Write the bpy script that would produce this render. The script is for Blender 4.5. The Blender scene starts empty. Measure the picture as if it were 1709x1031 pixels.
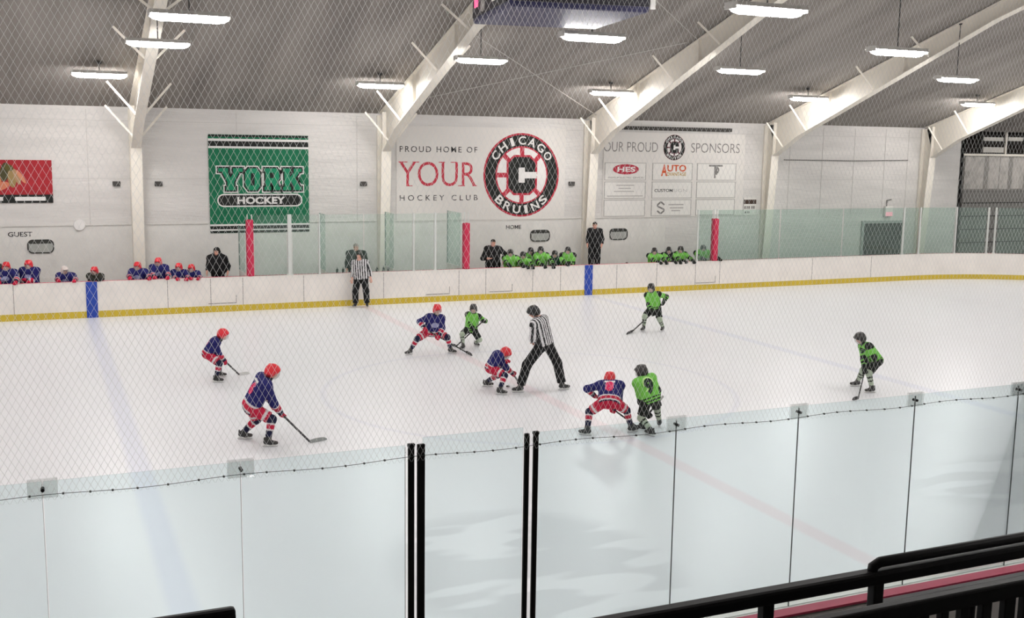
import bpy, bmesh, math, random
import numpy as np
from mathutils import Vector, Matrix
from mathutils.bvhtree import BVHTree

random.seed(7)
rng = np.random.default_rng(7)
SC = bpy.context.scene
COL = SC.collection

# ------------------------------------------------------------------ camera
FPX, YAW, PITCH, ROLL = 1808.1, 0.41063, 0.14785, 0.014234
CAM = np.array([-9.7338, 0.0, 5.2788])
CF = np.array([math.sin(YAW) * math.cos(PITCH), math.cos(YAW) * math.cos(PITCH), -math.sin(PITCH)])
_r = np.array([math.cos(YAW), -math.sin(YAW), 0.0])
_u = np.cross(_r, CF)
CR = _r * math.cos(ROLL) + _u * math.sin(ROLL)
CU = -_r * math.sin(ROLL) + _u * math.cos(ROLL)
FH = np.array([math.sin(YAW), math.cos(YAW), 0.0])      # level heading of the camera
RH = np.array([math.cos(YAW), -math.sin(YAW), 0.0])
UP = np.array([0.0, 0.0, 1.0])
cam = bpy.data.cameras.new('camera')
cam.sensor_fit = 'HORIZONTAL'
cam.sensor_width = 36.0
cam.lens = FPX * 36.0 / 1709.0
cam.clip_end = 300
cam_o = bpy.data.objects.new('camera', cam)
COL.objects.link(cam_o)
cam_o.matrix_world = Matrix(((CR[0], CU[0], -CF[0], CAM[0]), (CR[1], CU[1], -CF[1], CAM[1]),
                             (CR[2], CU[2], -CF[2], CAM[2]), (0, 0, 0, 1)))
SC.camera = cam_o

# ------------------------------------------------------------------ light level
SC.view_settings.view_transform = 'Standard'
SC.view_settings.look = 'None'
SC.view_settings.exposure = 0.0
SC.view_settings.gamma = 1.0
SC.view_settings.use_curve_mapping = False
w = bpy.data.worlds.new('world')
SC.world = w
w.use_nodes = True
w.node_tree.nodes['Background'].inputs[0].default_value = (1.0, 0.97, 0.94, 1)
w.node_tree.nodes['Background'].inputs[1].default_value = 0.03
LAMP_STRENGTH = 90.0
LAMP_COLOR = (1.0, 0.975, 0.962, 1)


def ray(px, py):
    return CF + CR * (px - 854.5) / FPX - CU * (py - 515.5) / FPX


def at(px, py, **k):
    """a point of the place: the line of sight through (px, py) met with one plane x=, y= or z="""
    (ax, v), = k.items()
    i = 'xyz'.index(ax)
    d = ray(px, py)
    return CAM + d * (v - CAM[i]) / d[i]


def at_depth(px, py, p0, dd):
    """a point on the upright plane through p0 facing the stand, dd metres farther"""
    d = ray(px, py)
    return CAM + d * (((np.asarray(p0) - CAM) @ FH + dd) / (d @ FH))


def lin(c):
    return tuple((v / 12.92 if v <= 0.04045 else ((v + 0.055) / 1.055) ** 2.4) for v in (x / 255.0 for x in c))


# ------------------------------------------------------------------ materials
MATS = {}


def mat(name, color=(.8, .8, .8), rough=.6, metal=0., noise=0., nscale=6., bump=0., bscale=20., stretch=(1, 1, 1),
        spec=.4, emit=None, estr=0., attr=False):
    if name in MATS:
        return MATS[name]
    m = bpy.data.materials.new(name)
    m.use_nodes = True
    nt = m.node_tree
    b = nt.nodes['Principled BSDF']
    b.inputs['Base Color'].default_value = (*color, 1)
    b.inputs['Roughness'].default_value = rough
    b.inputs['Metallic'].default_value = metal
    b.inputs['Specular IOR Level'].default_value = spec
    N, L = nt.nodes.new, nt.links.new
    tc = N('ShaderNodeTexCoord')
    mp = N('ShaderNodeMapping')
    mp.inputs['Scale'].default_value = stretch
    L(tc.outputs['Object'], mp.inputs['Vector'])
    src = None
    if attr:
        a = N('ShaderNodeAttribute')
        a.attribute_name = 'col'
        src = a.outputs['Color']
    if noise > 0 or attr:
        n = N('ShaderNodeTexNoise')
        n.inputs['Scale'].default_value = nscale
        n.inputs['Detail'].default_value = 4
        L(mp.outputs['Vector'], n.inputs['Vector'])
        mx = N('ShaderNodeMix')
        mx.data_type = 'RGBA'
        mx.blend_type = 'MULTIPLY'
        mx.inputs[0].default_value = 1.0
        cr = N('ShaderNodeMapRange')
        cr.inputs['From Min'].default_value = .3
        cr.inputs['From Max'].default_value = .7
        cr.inputs['To Min'].default_value = 1 - noise
        cr.inputs['To Max'].default_value = 1.0
        L(n.outputs['Fac'], cr.inputs['Value'])
        if src is not None:
            L(src, mx.inputs[6])
        else:
            mx.inputs[6].default_value = (*color, 1)
        cb = N('ShaderNodeCombineColor')
        for i in range(3):
            L(cr.outputs['Result'], cb.inputs[i])
        L(cb.outputs['Color'], mx.inputs[7])
        L(mx.outputs[2], b.inputs['Base Color'])
    if bump > 0:
        n2 = N('ShaderNodeTexNoise')
        n2.inputs['Scale'].default_value = bscale
        n2.inputs['Detail'].default_value = 5
        L(mp.outputs['Vector'], n2.inputs['Vector'])
        bp = N('ShaderNodeBump')
        bp.inputs['Strength'].default_value = bump
        bp.inputs['Distance'].default_value = .05
        L(n2.outputs['Fac'], bp.inputs['Height'])
        L(bp.outputs['Normal'], b.inputs['Normal'])
    if emit:
        b.inputs['Emission Color'].default_value = (*emit, 1)
        b.inputs['Emission Strength'].default_value = estr
    MATS[name] = m
    return m


def glass_mat(name, tint, haze=0.0, haze_col=(.7, .8, .77), refl=.5):
    m = bpy.data.materials.new(name)
    m.use_nodes = True
    nt = m.node_tree
    nt.nodes.clear()
    N, L = nt.nodes.new, nt.links.new
    out = N('ShaderNodeOutputMaterial')
    tr = N('ShaderNodeBsdfTransparent')
    tr.inputs[0].default_value = (*tint, 1)
    gl = N('ShaderNodeBsdfGlossy')
    gl.inputs['Roughness'].default_value = .03
    fr = N('ShaderNodeFresnel')
    fr.inputs['IOR'].default_value = 1.3
    mu = N('ShaderNodeMath')
    mu.operation = 'MULTIPLY'
    mu.inputs[1].default_value = refl
    L(fr.outputs[0], mu.inputs[0])
    mx = N('ShaderNodeMixShader')
    L(mu.outputs[0], mx.inputs[0])
    L(tr.outputs[0], mx.inputs[1])
    L(gl.outputs[0], mx.inputs[2])
    last = mx
    if haze > 0:
        df = N('ShaderNodeBsdfDiffuse')
        df.inputs[0].default_value = (*haze_col, 1)
        m2 = N('ShaderNodeMixShader')
        n = N('ShaderNodeTexNoise')
        n.inputs['Scale'].default_value = .9
        tc = N('ShaderNodeTexCoord')
        L(tc.outputs['Object'], n.inputs['Vector'])
        mr = N('ShaderNodeMapRange')
        mr.inputs['To Min'].default_value = haze * .4
        mr.inputs['To Max'].default_value = haze * 1.6
        L(n.outputs['Fac'], mr.inputs['Value'])
        L(mr.outputs['Result'], m2.inputs[0])
        L(mx.outputs[0], m2.inputs[1])
        L(df.outputs[0], m2.inputs[2])
        last = m2
    L(last.outputs[0], out.inputs[0])
    MATS[name] = m
    return m


WHITE_STEEL = mat('cream_painted_steel', (.84, .79, .70), .55, noise=.08, nscale=1.5)
BLACK_METAL = mat('black_metal', (.012, .012, .011), .55, noise=.2, nscale=30, spec=.25)
BLACK_TEXT = mat('black_print', (.02, .018, .018), .7)
GREY_TEXT = mat('grey_print', (.20, .19, .18), .7)
PALE_TEXT = mat('pale_grey_print', (.42, .40, .38), .7)
RED_TEXT = mat('red_print', (.52, .035, .06), .7)
WHITE_TEXT = mat('white_print', (.78, .76, .74), .7)
GREEN_CLOTH = mat('green_banner_cloth', (.006, .17, .075), .8, noise=.25, nscale=2.5)
BLACK_CLOTH = mat('black_banner_cloth', (.012, .014, .012), .8)
WHITE_VINYL = mat('white_banner_vinyl', (.72, .69, .65), .6, noise=.05, nscale=1.0)
RED_CLOTH = mat('red_banner_cloth', (.42, .02, .03), .8, noise=.25, nscale=4)
ATTR = mat('dyed_fabric', rough=.75, attr=True, noise=.22, nscale=14, bump=.35, bscale=26, spec=.2)
ATTR_HARD = mat('moulded_plastic', rough=.35, attr=True, noise=.06, nscale=10, spec=.5)
SKIN = mat('skin', rough=.55, attr=True, noise=.08, nscale=20, spec=.3)


# ------------------------------------------------------------------ mesh building
class MB:
    def __init__(self):
        self.v, self.f, self.m = [], [], []

    def add(self, vs, fs, mi=0):
        o = len(self.v)
        self.v += [tuple(map(float, p)) for p in vs]
        self.f += [tuple(i + o for i in f) for f in fs]
        self.m += [mi] * len(fs)
        return self

    def box(self, a, b, mi=0):
        (x0, y0, z0), (x1, y1, z1) = a, b
        vs = [(x0, y0, z0), (x1, y0, z0), (x1, y1, z0), (x0, y1, z0), (x0, y0, z1), (x1, y0, z1), (x1, y1, z1), (x0, y1, z1)]
        return self.add(vs, [(3, 2, 1, 0), (4, 5, 6, 7), (0, 1, 5, 4), (1, 2, 6, 5), (2, 3, 7, 6), (3, 0, 4, 7)], mi)

    def bevel_box(self, a, b, r=.02, mi=0):
        a, b = np.minimum(a, b), np.maximum(a, b)
        bm = bmesh.new()
        bmesh.ops.create_cube(bm, size=1)
        for v in bm.verts:
            v.co = Vector([(a[i] + b[i]) / 2 + v.co[i] * (b[i] - a[i]) for i in range(3)])
        bmesh.ops.bevel(bm, geom=list(bm.edges), offset=min(r, min(b - a) * .45), segments=2, affect='EDGES', profile=.5)
        self.add([v.co[:] for v in bm.verts], [[v.index for v in f.verts] for f in (bm.verts.index_update(), bm.faces)[1]], mi)
        bm.free()
        return self

    def beam(self, p, q, w, h, up=(0, 0, 1), mi=0):
        """a box of width w and height h along p-q"""
        p, q = np.array(p, float), np.array(q, float)
        d = (q - p) / np.linalg.norm(q - p)
        s = np.cross(d, up)
        s /= np.linalg.norm(s)
        t = np.cross(s, d)
        vs = []
        for c in (p, q):
            for a, b in ((-1, -1), (1, -1), (1, 1), (-1, 1)):
                vs.append(c + s * a * w / 2 + t * b * h / 2)
        return self.add(vs, [(0, 1, 2, 3), (7, 6, 5, 4), (4, 5, 1, 0), (5, 6, 2, 1), (6, 7, 3, 2), (7, 4, 0, 3)], mi)

    def tube(self, pts, r, n=8, mi=0, cap=True):
        pts = [np.array(p, float) for p in pts]
        rs = r if hasattr(r, '__len__') else [r] * len(pts)
        o = len(self.v)
        ref = None
        vs = []
        for i, p in enumerate(pts):
            d = pts[min(i + 1, len(pts) - 1)] - pts[max(i - 1, 0)]
            d = d / (np.linalg.norm(d) + 1e-12)
            if ref is None:
                ref = np.cross(d, (0, 0, 1) if abs(d[2]) < .9 else (1, 0, 0))
            ref = ref - d * (ref @ d)
            ref /= np.linalg.norm(ref)
            b = np.cross(d, ref)
            for k in range(n):
                a = 2 * math.pi * k / n
                vs.append(p + (ref * math.cos(a) + b * math.sin(a)) * rs[i])
        fs = []
        for i in range(len(pts) - 1):
            for k in range(n):
                fs.append((i * n + k, i * n + (k + 1) % n, (i + 1) * n + (k + 1) % n, (i + 1) * n + k))
        if cap:
            fs.append(tuple(range(n - 1, -1, -1)))
            fs.append(tuple((len(pts) - 1) * n + k for k in range(n)))
        return self.add(vs, fs, mi)

    def prism(self, poly, axis, a, b, mi=0):
        """a polygon (two coordinates) swept along one axis from a to b"""
        n = len(poly)
        def P(u, v, t):
            return {'x': (t, u, v), 'y': (u, t, v), 'z': (u, v, t)}[axis]
        vs = [P(u, v, a) for u, v in poly] + [P(u, v, b) for u, v in poly]
        fs = [tuple(range(n)), tuple(range(2 * n - 1, n - 1, -1))]
        fs += [(i, i + n, (i + 1) % n + n, (i + 1) % n) for i in range(n)]
        return self.add(vs, fs, mi)

    def ring(self, outer, inner, axis, a, b, mi=0):
        n = len(outer)
        def P(u, v, t):
            return {'x': (t, u, v), 'y': (u, t, v), 'z': (u, v, t)}[axis]
        vs = [P(*p, a) for p in outer] + [P(*p, a) for p in inner] + [P(*p, b) for p in outer] + [P(*p, b) for p in inner]
        fs = []
        for i in range(n):
            j = (i + 1) % n
            fs += [(i, j, n + j, n + i), (2 * n + j, 2 * n + i, 3 * n + i, 3 * n + j),
                   (j, i, 2 * n + i, 2 * n + j), (n + i, n + j, 3 * n + j, 3 * n + i)]
        return self.add(vs, fs, mi)


ROOT = {'o': np.zeros(3)}


def link_mesh(name, vs, fs, mats, parent=None, origin=None, smooth=False, mi=None, colors=None):
    """ONE mesh object; parts inherit the origin of the thing they belong to"""
    if origin is None:
        origin = ROOT['o'] if parent is not None else np.zeros(3)
    me = bpy.data.meshes.new(name)
    V = np.asarray(vs, float) - np.asarray(origin)
    me.from_pydata(V.tolist(), [], [tuple(f) for f in fs])
    for m_ in (mats if isinstance(mats, (list, tuple)) else [mats]):
        me.materials.append(m_)
    if mi is not None and len(mi):
        me.polygons.foreach_set('material_index', mi)
    if smooth:
        me.polygons.foreach_set('use_smooth', [True] * len(me.polygons))
    if colors is not None:
        a = me.attributes.new('col', 'FLOAT_COLOR', 'POINT')
        c = np.ones((len(vs), 4))
        c[:, :3] = colors
        a.data.foreach_set('color', c.ravel())
    me.update()
    if colors is None:
        bm = bmesh.new()
        bm.from_mesh(me)
        bmesh.ops.recalc_face_normals(bm, faces=bm.faces)
        bm.to_mesh(me)
        bm.free()
    o = bpy.data.objects.new(name, me)
    COL.objects.link(o)
    if parent is not None:
        o.parent = parent
    else:
        o.location = Vector(origin)
    return o


def obj(name, mb, mats, parent=None, origin=None, smooth=False):
    return link_mesh(name, mb.v, mb.f, mats, parent, origin, smooth, mb.m)


def tag(o, label=None, cat=None, group=None, kind=None):
    if label:
        o['label'] = label
    if cat:
        o['category'] = cat
    if group:
        o['group'] = group
    if kind:
        o['kind'] = kind
    return o


def thing(name, label, cat, loc, group=None):
    o = bpy.data.objects.new(name, None)
    o.empty_display_size = .1
    COL.objects.link(o)
    o.location = Vector(loc)
    ROOT['o'] = np.array(loc, float)
    return tag(o, label, cat, group)


def single(name, mb, mats, label, cat, group=None, loc=None, smooth=False):
    loc = np.mean(np.array(mb.v), axis=0) if loc is None else loc
    return tag(obj(name, mb, mats, None, loc, smooth), label, cat, group)


def struct(name, mb, mats, parent=None, smooth=False):
    o = obj(name, mb, mats, parent, None if parent else np.zeros(3), smooth)
    if parent is None:
        o['kind'] = 'structure'
    return o


def arc(cx, cy, rx, ry, a0, a1, n):
    return [(cx + rx * math.cos(math.radians(a0 + (a1 - a0) * i / (n - 1))),
             cy + ry * math.sin(math.radians(a0 + (a1 - a0) * i / (n - 1)))) for i in range(n)]


def round_rect(x0, x1, z0, z1, r, n=6):
    p = []
    for cx, cz, a in ((x1 - r, z1 - r, 0), (x0 + r, z1 - r, 90), (x0 + r, z0 + r, 180), (x1 - r, z0 + r, 270)):
        p += arc(cx, cz, r, r, a, a + 90, n)
    return p


# ------------------------------------------------------------------ lettering
_glyphs = {}


def text_geo(s, bold=0., track=1.0):
    key = (s, bold, track)
    if key in _glyphs:
        return _glyphs[key]
    c = bpy.data.curves.new('lettering', 'FONT')
    c.body = s
    c.size = 1.0
    c.offset = bold
    c.space_character = track
    c.resolution_u = 4
    o = bpy.data.objects.new('lettering', c)
    COL.objects.link(o)
    dg = bpy.context.evaluated_depsgraph_get()
    me = o.evaluated_get(dg).to_mesh()
    v = np.array([x.co[:2] for x in me.vertices])
    f = [tuple(p.vertices) for p in me.polygons]
    o.evaluated_get(dg).to_mesh_clear()
    bpy.data.objects.remove(o)
    bpy.data.curves.remove(c)
    lo, hi = v.min(0), v.max(0)
    _glyphs[key] = ((v - lo) / (hi - lo), f, (hi - lo))
    return _glyphs[key]


def put_text(mb, s, x0, x1, z0, z1, y, bold=0., track=1.0, mi=0, shear=0.):
    v, f, _ = text_geo(s, bold, track)
    pts = [(x0 + (x1 - x0) * (a + shear * b), y, z0 + (z1 - z0) * b) for a, b in v]
    mb.add(pts, f, mi)
    return mb


def arc_text(mb, s, cx, cz, rx, rz, a0, a1, h, wd, y, flip=False, bold=0., mi=0):
    n = len(s)
    for i, ch in enumerate(s):
        a = math.radians(a0 + (a1 - a0) * i / (n - 1))
        v, f, _ = text_geo(ch, bold)
        px, pz = cx + rx * math.cos(a), cz + rz * math.sin(a)
        up = np.array([math.cos(a), math.sin(a)]) * (-1 if flip else 1)
        rt = np.array([up[1], -up[0]])
        wch = wd * (.42 if ch == 'I' else 1)
        mb.add([(px + rt[0] * (p - .5) * wch + up[0] * (q - .5) * h, y, pz + rt[1] * (p - .5) * wch + up[1] * (q - .5) * h)
                for p, q in v], f, mi)
    return mb


# ------------------------------------------------------------------ the hall
D, N = 34.81, 7.84            # inner faces of the far and near boards
W = 37.51                     # far wall
XL, XR, RC = -30.0, 32.5, 8.5
YC = (D + N) / 2
RIDGE = 18.75


def roof(y):
    return 6.4 + .31 * (37.5 - y) if y > RIDGE else 12.21 - .26 * (RIDGE - y)


def ice_material():
    m = bpy.data.materials.new('ice')
    m.use_nodes = True
    nt = m.node_tree
    b = nt.nodes['Principled BSDF']
    N_, L = nt.nodes.new, nt.links.new
    tc = N_('ShaderNodeTexCoord')
    sp = N_('ShaderNodeSeparateXYZ')
    L(tc.outputs['Object'], sp.inputs[0])

    def math_(op, a, b_=None, c_=None):
        n = N_('ShaderNodeMath')
        n.operation = op
        for i, v in enumerate((a, b_, c_)):
            if v is None:
                continue
            if isinstance(v, (int, float)):
                n.inputs[i].default_value = v
            else:
                L(v, n.inputs[i])
        return n.outputs[0]
    X, Y = sp.outputs[0], sp.outputs[1]

    def noise(scale, detail=4, vec=None):
        n = N_('ShaderNodeTexNoise')
        n.inputs['Scale'].default_value = scale
        n.inputs['Detail'].default_value = detail
        L(vec or tc.outputs['Object'], n.inputs['Vector'])
        return n.outputs['Fac']

    def band(v, c, half, soft):
        d = math_('ABSOLUTE', math_('SUBTRACT', v, c))
        n = N_('ShaderNodeMapRange')
        n.inputs['From Min'].default_value = half + soft
        n.inputs['From Max'].default_value = half - soft
        L(d, n.inputs['Value'])
        return n.outputs['Result']

    def dist(cx, cy, sx=1., sy=1.):
        a = math_('MULTIPLY', math_('SUBTRACT', X, cx), sx)
        c = math_('MULTIPLY', math_('SUBTRACT', Y, cy), sy)
        return math_('SQRT', math_('ADD', math_('MULTIPLY', a, a), math_('MULTIPLY', c, c)))
    col = None

    def mixc(fac, c, amount):
        nonlocal col
        n = N_('ShaderNodeMix')
        n.data_type = 'RGBA'
        L(math_('MULTIPLY', fac, amount), n.inputs[0])
        if col is None:
            n.inputs[6].default_value = (.83, .835, .855, 1)
        else:
            L(col, n.inputs[6])
        n.inputs[7].default_value = (*c, 1)
        col = n.outputs[2]
    st = N_('ShaderNodeMapping')
    st.inputs['Scale'].default_value = (.5, .16, 1)
    st.inputs['Rotation'].default_value = (0, 0, .5)
    L(tc.outputs['Object'], st.inputs['Vector'])
    mixc(noise(1.4, 6, st.outputs[0]), (.72, .71, .71), .30)
    mixc(band(X, -8.44, .17, .06), (.30, .36, .66), .20)
    mixc(band(X, 8.44, .17, .06), (.30, .36, .66), .16)
    mixc(band(X, 0, .15, .05), (.72, .25, .30), .18)
    mixc(band(dist(0, YC), 4.5, .06, .04), (.35, .38, .62), .14)
    mixc(band(dist(0, YC), 0, .3, .05), (.35, .38, .62), .10)
    # worn grey paint of the emblems frozen into the ice
    wv = N_('ShaderNodeMapping')
    wv.inputs['Scale'].default_value = (.55, 1.5, 1)
    wv.inputs['Rotation'].default_value = (0, 0, .35)
    L(tc.outputs['Object'], wv.inputs['Vector'])
    mk = N_('ShaderNodeMapRange')
    mk.inputs['From Min'].default_value = .58
    mk.inputs['From Max'].default_value = .52
    L(noise(1.15, 1, wv.outputs[0]), mk.inputs['Value'])
    mixc(math_('MULTIPLY', band(dist(-4.15, 12.0, 1.0, .82), 0, 1.75, .18), mk.outputs['Result']), (.52, .53, .55), .42)
    mixc(math_('MULTIPLY', band(dist(5.6, 12.3, .62, 1.25), 0, 1.7, .25), mk.outputs['Result']), (.52, .53, .55), .38)
    L(col, b.inputs['Base Color'])
    b.inputs['Roughness'].default_value = .32
    b.inputs['Specular IOR Level'].default_value = .28
    bp = N_('ShaderNodeBump')
    bp.inputs['Strength'].default_value = .06
    L(noise(9, 6), bp.inputs['Height'])
    L(bp.outputs['Normal'], b.inputs['Normal'])
    return m


def rink_path(off=0., n=12):
    x0, x1, y0, y1, r = XL - off, XR + off, N - off, D + off, RC + off
    p = []
    for cx, cy, a in ((x1 - r, y1 - r, 0), (x0 + r, y1 - r, 90), (x0 + r, y0 + r, 180), (x1 - r, y0 + r, 270)):
        p += arc(cx, cy, r, r, a, a + 90, n)
    return p


ice = MB()
ice.prism(rink_path(.02), 'z', -.08, 0.0)
struct('ice_sheet', ice, ice_material())
fl = MB()
fl.box((-34, -5, -.2), (44, 46, -.085))
struct('floor', fl, mat('rubber_floor', (.10, .10, .10), .8, noise=.3, nscale=8))
pads = MB().ring(rink_path(6.0), rink_path(.32), 'z', -.085, -.001)
struct('floor_walkway', pads, MATS['rubber_floor'])

WALL = mat('white_insulation_facing', (.70, .675, .645), .5, noise=.13, nscale=1.3, bump=.5, bscale=5.5, stretch=(.35, 1, 2.2))
CEIL = mat('grey_roof_insulation', (.325, .298, .274), .85, noise=.36, nscale=.45, bump=.6, bscale=2.2, stretch=(2.4, .25, 1), spec=.1)
wf = MB().box((-34, W, -.1), (28.9, W + .25, 6.6))
struct('wall_far', wf, WALL)
for sx, nm in ((-34.2, 'wall_left'), (44.0, 'wall_right')):
    m_ = MB().box((sx, -5, -.1), (sx + .2, 46, 13))
    struct(nm, m_, WALL)
struct('wall_near', MB().box((-34, -5.2, -.1), (44, -5, 6.6)), WALL)
cl = MB()
cl.prism([(W + .25, roof(W + .25)), (RIDGE, roof(RIDGE + .001)), (-5.2, roof(-5.2)), (-5.2, roof(-5.2) + .2), (RIDGE, 12.45),
          (W + .25, roof(W + .25) + .2)], 'x', -34.2, 44.2)
struct('ceiling', cl, CEIL)
# the corner behind the overhead door
DARK = mat('unlit_brown_lining', (.09, .08, .07), .8, noise=.4, nscale=2)  # dark brown put in for the unlit space above the door
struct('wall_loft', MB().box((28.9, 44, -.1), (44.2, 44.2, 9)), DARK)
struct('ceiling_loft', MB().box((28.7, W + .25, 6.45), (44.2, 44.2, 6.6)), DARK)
struct('wall_return', MB().box((28.7, W, -.1), (28.9, 44, 6.6)), WALL)
# seams of the wall facing and the top edge strip
seam = MB()
for x in (-13.2, -8.3, -3.6, .55, 12.0, 19.2, 20.9, 22.6, 24.3, 25.6):
    seam.box((x, W - .012, 2.62), (x + .025, W + .01, 6.3))
for z in (4.1, 5.95):
    seam.box((-30, W - .010, z), (28.8, W + .01, z + .015))
struct('trim_1', seam, mat('seam_tape', (.55, .53, .50), .6))
# white boarding below
wp = MB().box((-30, W - .016, 0), (13.25, W + .01, 2.60))
struct('wall_boarding', wp, mat('white_boarding', (.74, .72, .68), .55, noise=.10, nscale=2.2, bump=.15, bscale=9))
LEDGE = MB()
for a_, b_ in ((-30, -4.56), (-1.14, 13.27)):
    LEDGE.box((a_, W - .05, 2.60), (b_, W, 2.625))
struct('trim_2', LEDGE, mat('ledge', (.62, .60, .56), .6))
struct('trim_3', MB().box((11.0, W - .10, 6.03), (16.2, W + .005, 6.17)), mat('gap_shadow_strip', (.06, .055, .05), .9))  # dark strip standing in for the shaded gap above the sponsor board

# ------------------------------------------------------------------ roof frames
FX = [-6.85, 1.45, 9.65, 18.0, 26.45]
POS = ['nearest the red wall banner at the left', 'between the green banner and the white letter banner',
       'between the two white wall banners', 'right of the sponsor board', 'beside the overhead door at the far right']


def frame(i, x):
    t = thing('roof_frame', 'cream steel roof frame ' + POS[i], 'beam', (x, W - .3, 0), 'steel roof frames')
    hw, tw = .15, .02
    # tapered column: web and two flanges
    base_in, knee_in, cw = W - .22, W - .60, .175
    kz, cz = 5.12, roof(W) - .06
    mb = MB()
    mb.prism([(base_in, 0), (W - .10, 0), (W - .10, cz), (knee_in, cz), (knee_in, kz)], 'x', x - tw / 2, x + tw / 2)
    mb.prism([(base_in - .03, 0), (base_in, 0), (knee_in, kz), (knee_in - .03, kz)], 'x', x - cw, x + cw)
    mb.box((x - cw, W - .10, 0), (x + cw, W - .02, cz))
    mb.prism([(knee_in - .025, kz), (knee_in, kz), (knee_in - .02, cz + .1), (knee_in - .045, cz + .1)], 'x', x - hw, x + hw)
    obj('column', mb, WHITE_STEEL, t)
    # rafter: deep at the knee, slimmer toward the ridge
    lo = [(W - 2.15, 5.92), (26.0, 9.45), (RIDGE, 11.60)]
    hi = [(W - .18, roof(W - .18) - .06), (26.0, roof(26) - .06), (RIDGE, roof(RIDGE + .01) - .06)]
    mb = MB()
    mb.prism([(knee_in - .03, kz)] + lo + hi[::-1], 'x', x - tw / 2, x + tw / 2)
    pts = [(knee_in - .03, kz)] + lo
    for (y0, z0), (y1, z1) in zip(pts[:-1], pts[1:]):
        mb.prism([(y0, z0), (y0, z0 - .035), (y1, z1 - .035), (y1, z1)], 'x', x - hw, x + hw)
    for (y0, z0), (y1, z1) in zip(hi[:-1], hi[1:]):
        mb.prism([(y0, z0), (y0, z0 + .03), (y1, z1 + .03), (y1, z1)], 'x', x - hw, x + hw)
    # stiffener plates
    for yy in (33.6, 29.8):
        lz = np.interp(yy, [26.0, W - 2.15], [9.45, 5.92])
        mb.prism([(yy, lz), (yy + .02, lz), (yy + .02, roof(yy) - .06), (yy, roof(yy) - .06)], 'x', x - hw * .8, x + hw * .8)
    obj('rafter', mb, WHITE_STEEL, t)
    # near half of the frame over the stand
    mb = MB()
    pts2 = [(RIDGE, 11.60), (2.0, 7.2)]
    mb.prism([pts2[0], pts2[1], (2.0, roof(2.0) - .05), (RIDGE, roof(RIDGE - .01) - .05)], 'x', x - tw / 2, x + tw / 2)
    mb.prism([pts2[0], pts2[1], (2.0, 7.165), (RIDGE, 11.565)], 'x', x - hw, x + hw)
    obj('rafter', mb, WHITE_STEEL, t)
    # flange braces up to the roof on both sides
    for yy in (W - 1.25, W - 2.65, 31.2, 28.6):
        lz = float(np.interp(yy, [26.0, W - 2.15, W - .6], [9.45, 5.92, 5.12]))
        dz = min(.95, roof(yy) - lz - .05)
        for s in (-1, 1):
            mb = MB().beam((x + s * .12, yy, lz), (x + s * .92, yy + .05, lz + dz), .065, .012, up=(0, 1, 0))
            mb.beam((x + s * .12, yy + .03, lz), (x + s * .92, yy + .08, lz + dz), .012, .055, up=(0, 1, 0))
            obj('brace', mb, WHITE_STEEL, t)
    return t


for i, x in enumerate(FX):
    frame(i, x)

# bracing rods under the roof
ROD = mat('rod_steel', (.45, .43, .40), .5, metal=.3)


def roof_point(px, py, off):
    d = ray(px, py)
    t = (6.4 + .31 * 37.5 - off - CAM[2] - .31 * CAM[1]) / (d[2] + .31 * d[1])
    return CAM + d * t


for (a, b, lab) in (((690, 168), (1146, 71), 'thin steel rod rising right from the second roof frame to the third'),
                    ((795, 60), (995, 192), 'thin steel rod falling right toward the third column'),
                    ((1075, -18), (1164, 66), 'thin steel rod between the scoreboard and the third roof frame')):
    single('brace_rod', MB().tube([roof_point(*a, .16), roof_point(*b, .16)], .014, 6), ROD, lab, 'rod', 'crossed roof brace rods')

# ------------------------------------------------------------------ lamps
HOUSE = mat('lamp_housing', (.60, .58, .55), .5)
LENS = mat('lamp_lens', (.9, .9, .88), .4, emit=LAMP_COLOR[:3], estr=LAMP_STRENGTH)
STEMM = mat('lamp_stem', (.05, .05, .05), .5, metal=.5)


def lamp(x, y, z, label, group, length=1.6):
    t = thing('hanging_lamp', label, 'lamp', (x, y, z), group)
    hl = length / 2
    mb = MB()
    secs = []
    n = 16
    xs = [-hl, -hl + .015, -hl + .08, -hl + .2, -hl * .5, hl * .5, hl - .2, hl - .08, hl - .015, hl]
    ss = [.05, .4, .75, 1, 1, 1, 1, .75, .4, .05]
    vs = []
    for xx, s in zip(xs, ss):
        for k in range(n):
            a = 2 * math.pi * k / n
            vs.append((x + xx, y + .16 * s * math.cos(a), z - .005 + (.105 if math.sin(a) < 0 else .07) * s * math.sin(a)))
    fs = [(i * n + k, i * n + (k + 1) % n, (i + 1) * n + (k + 1) % n, (i + 1) * n + k) for i in range(len(xs) - 1) for k in range(n)]
    fs += [tuple(range(n)), tuple((len(xs) - 1) * n + k for k in range(n))]
    mb.add(vs, fs)
    obj('lens', mb, LENS, t, smooth=True)
    obj('reflector', MB().prism([(y - .21, z + .02), (y - .20, z + .01), (y - .09, z + .075), (y + .09, z + .075), (y + .20, z + .01), (y + .21, z + .02),
                                (y + .10, z + .10), (y - .10, z + .10)], 'x', x - hl * 1.0, x + hl * 1.0), HOUSE, t)
    for s in (-1, 1):
        obj('end_cap', MB().bevel_box((x + s * hl - .012, y - .17, z - .035), (x + s * hl + .012, y + .17, z + .09), .008), HOUSE, t)
    obj('stem', MB().tube([(x, y, z + .1), (x, y, roof(y) - .02)], .014, 6), STEMM, t)
    obj('canopy', MB().tube([(x, y, roof(y) - .09), (x, y, roof(y) - .02)], [.05, .09], 8), STEMM, t)
    return t


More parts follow.
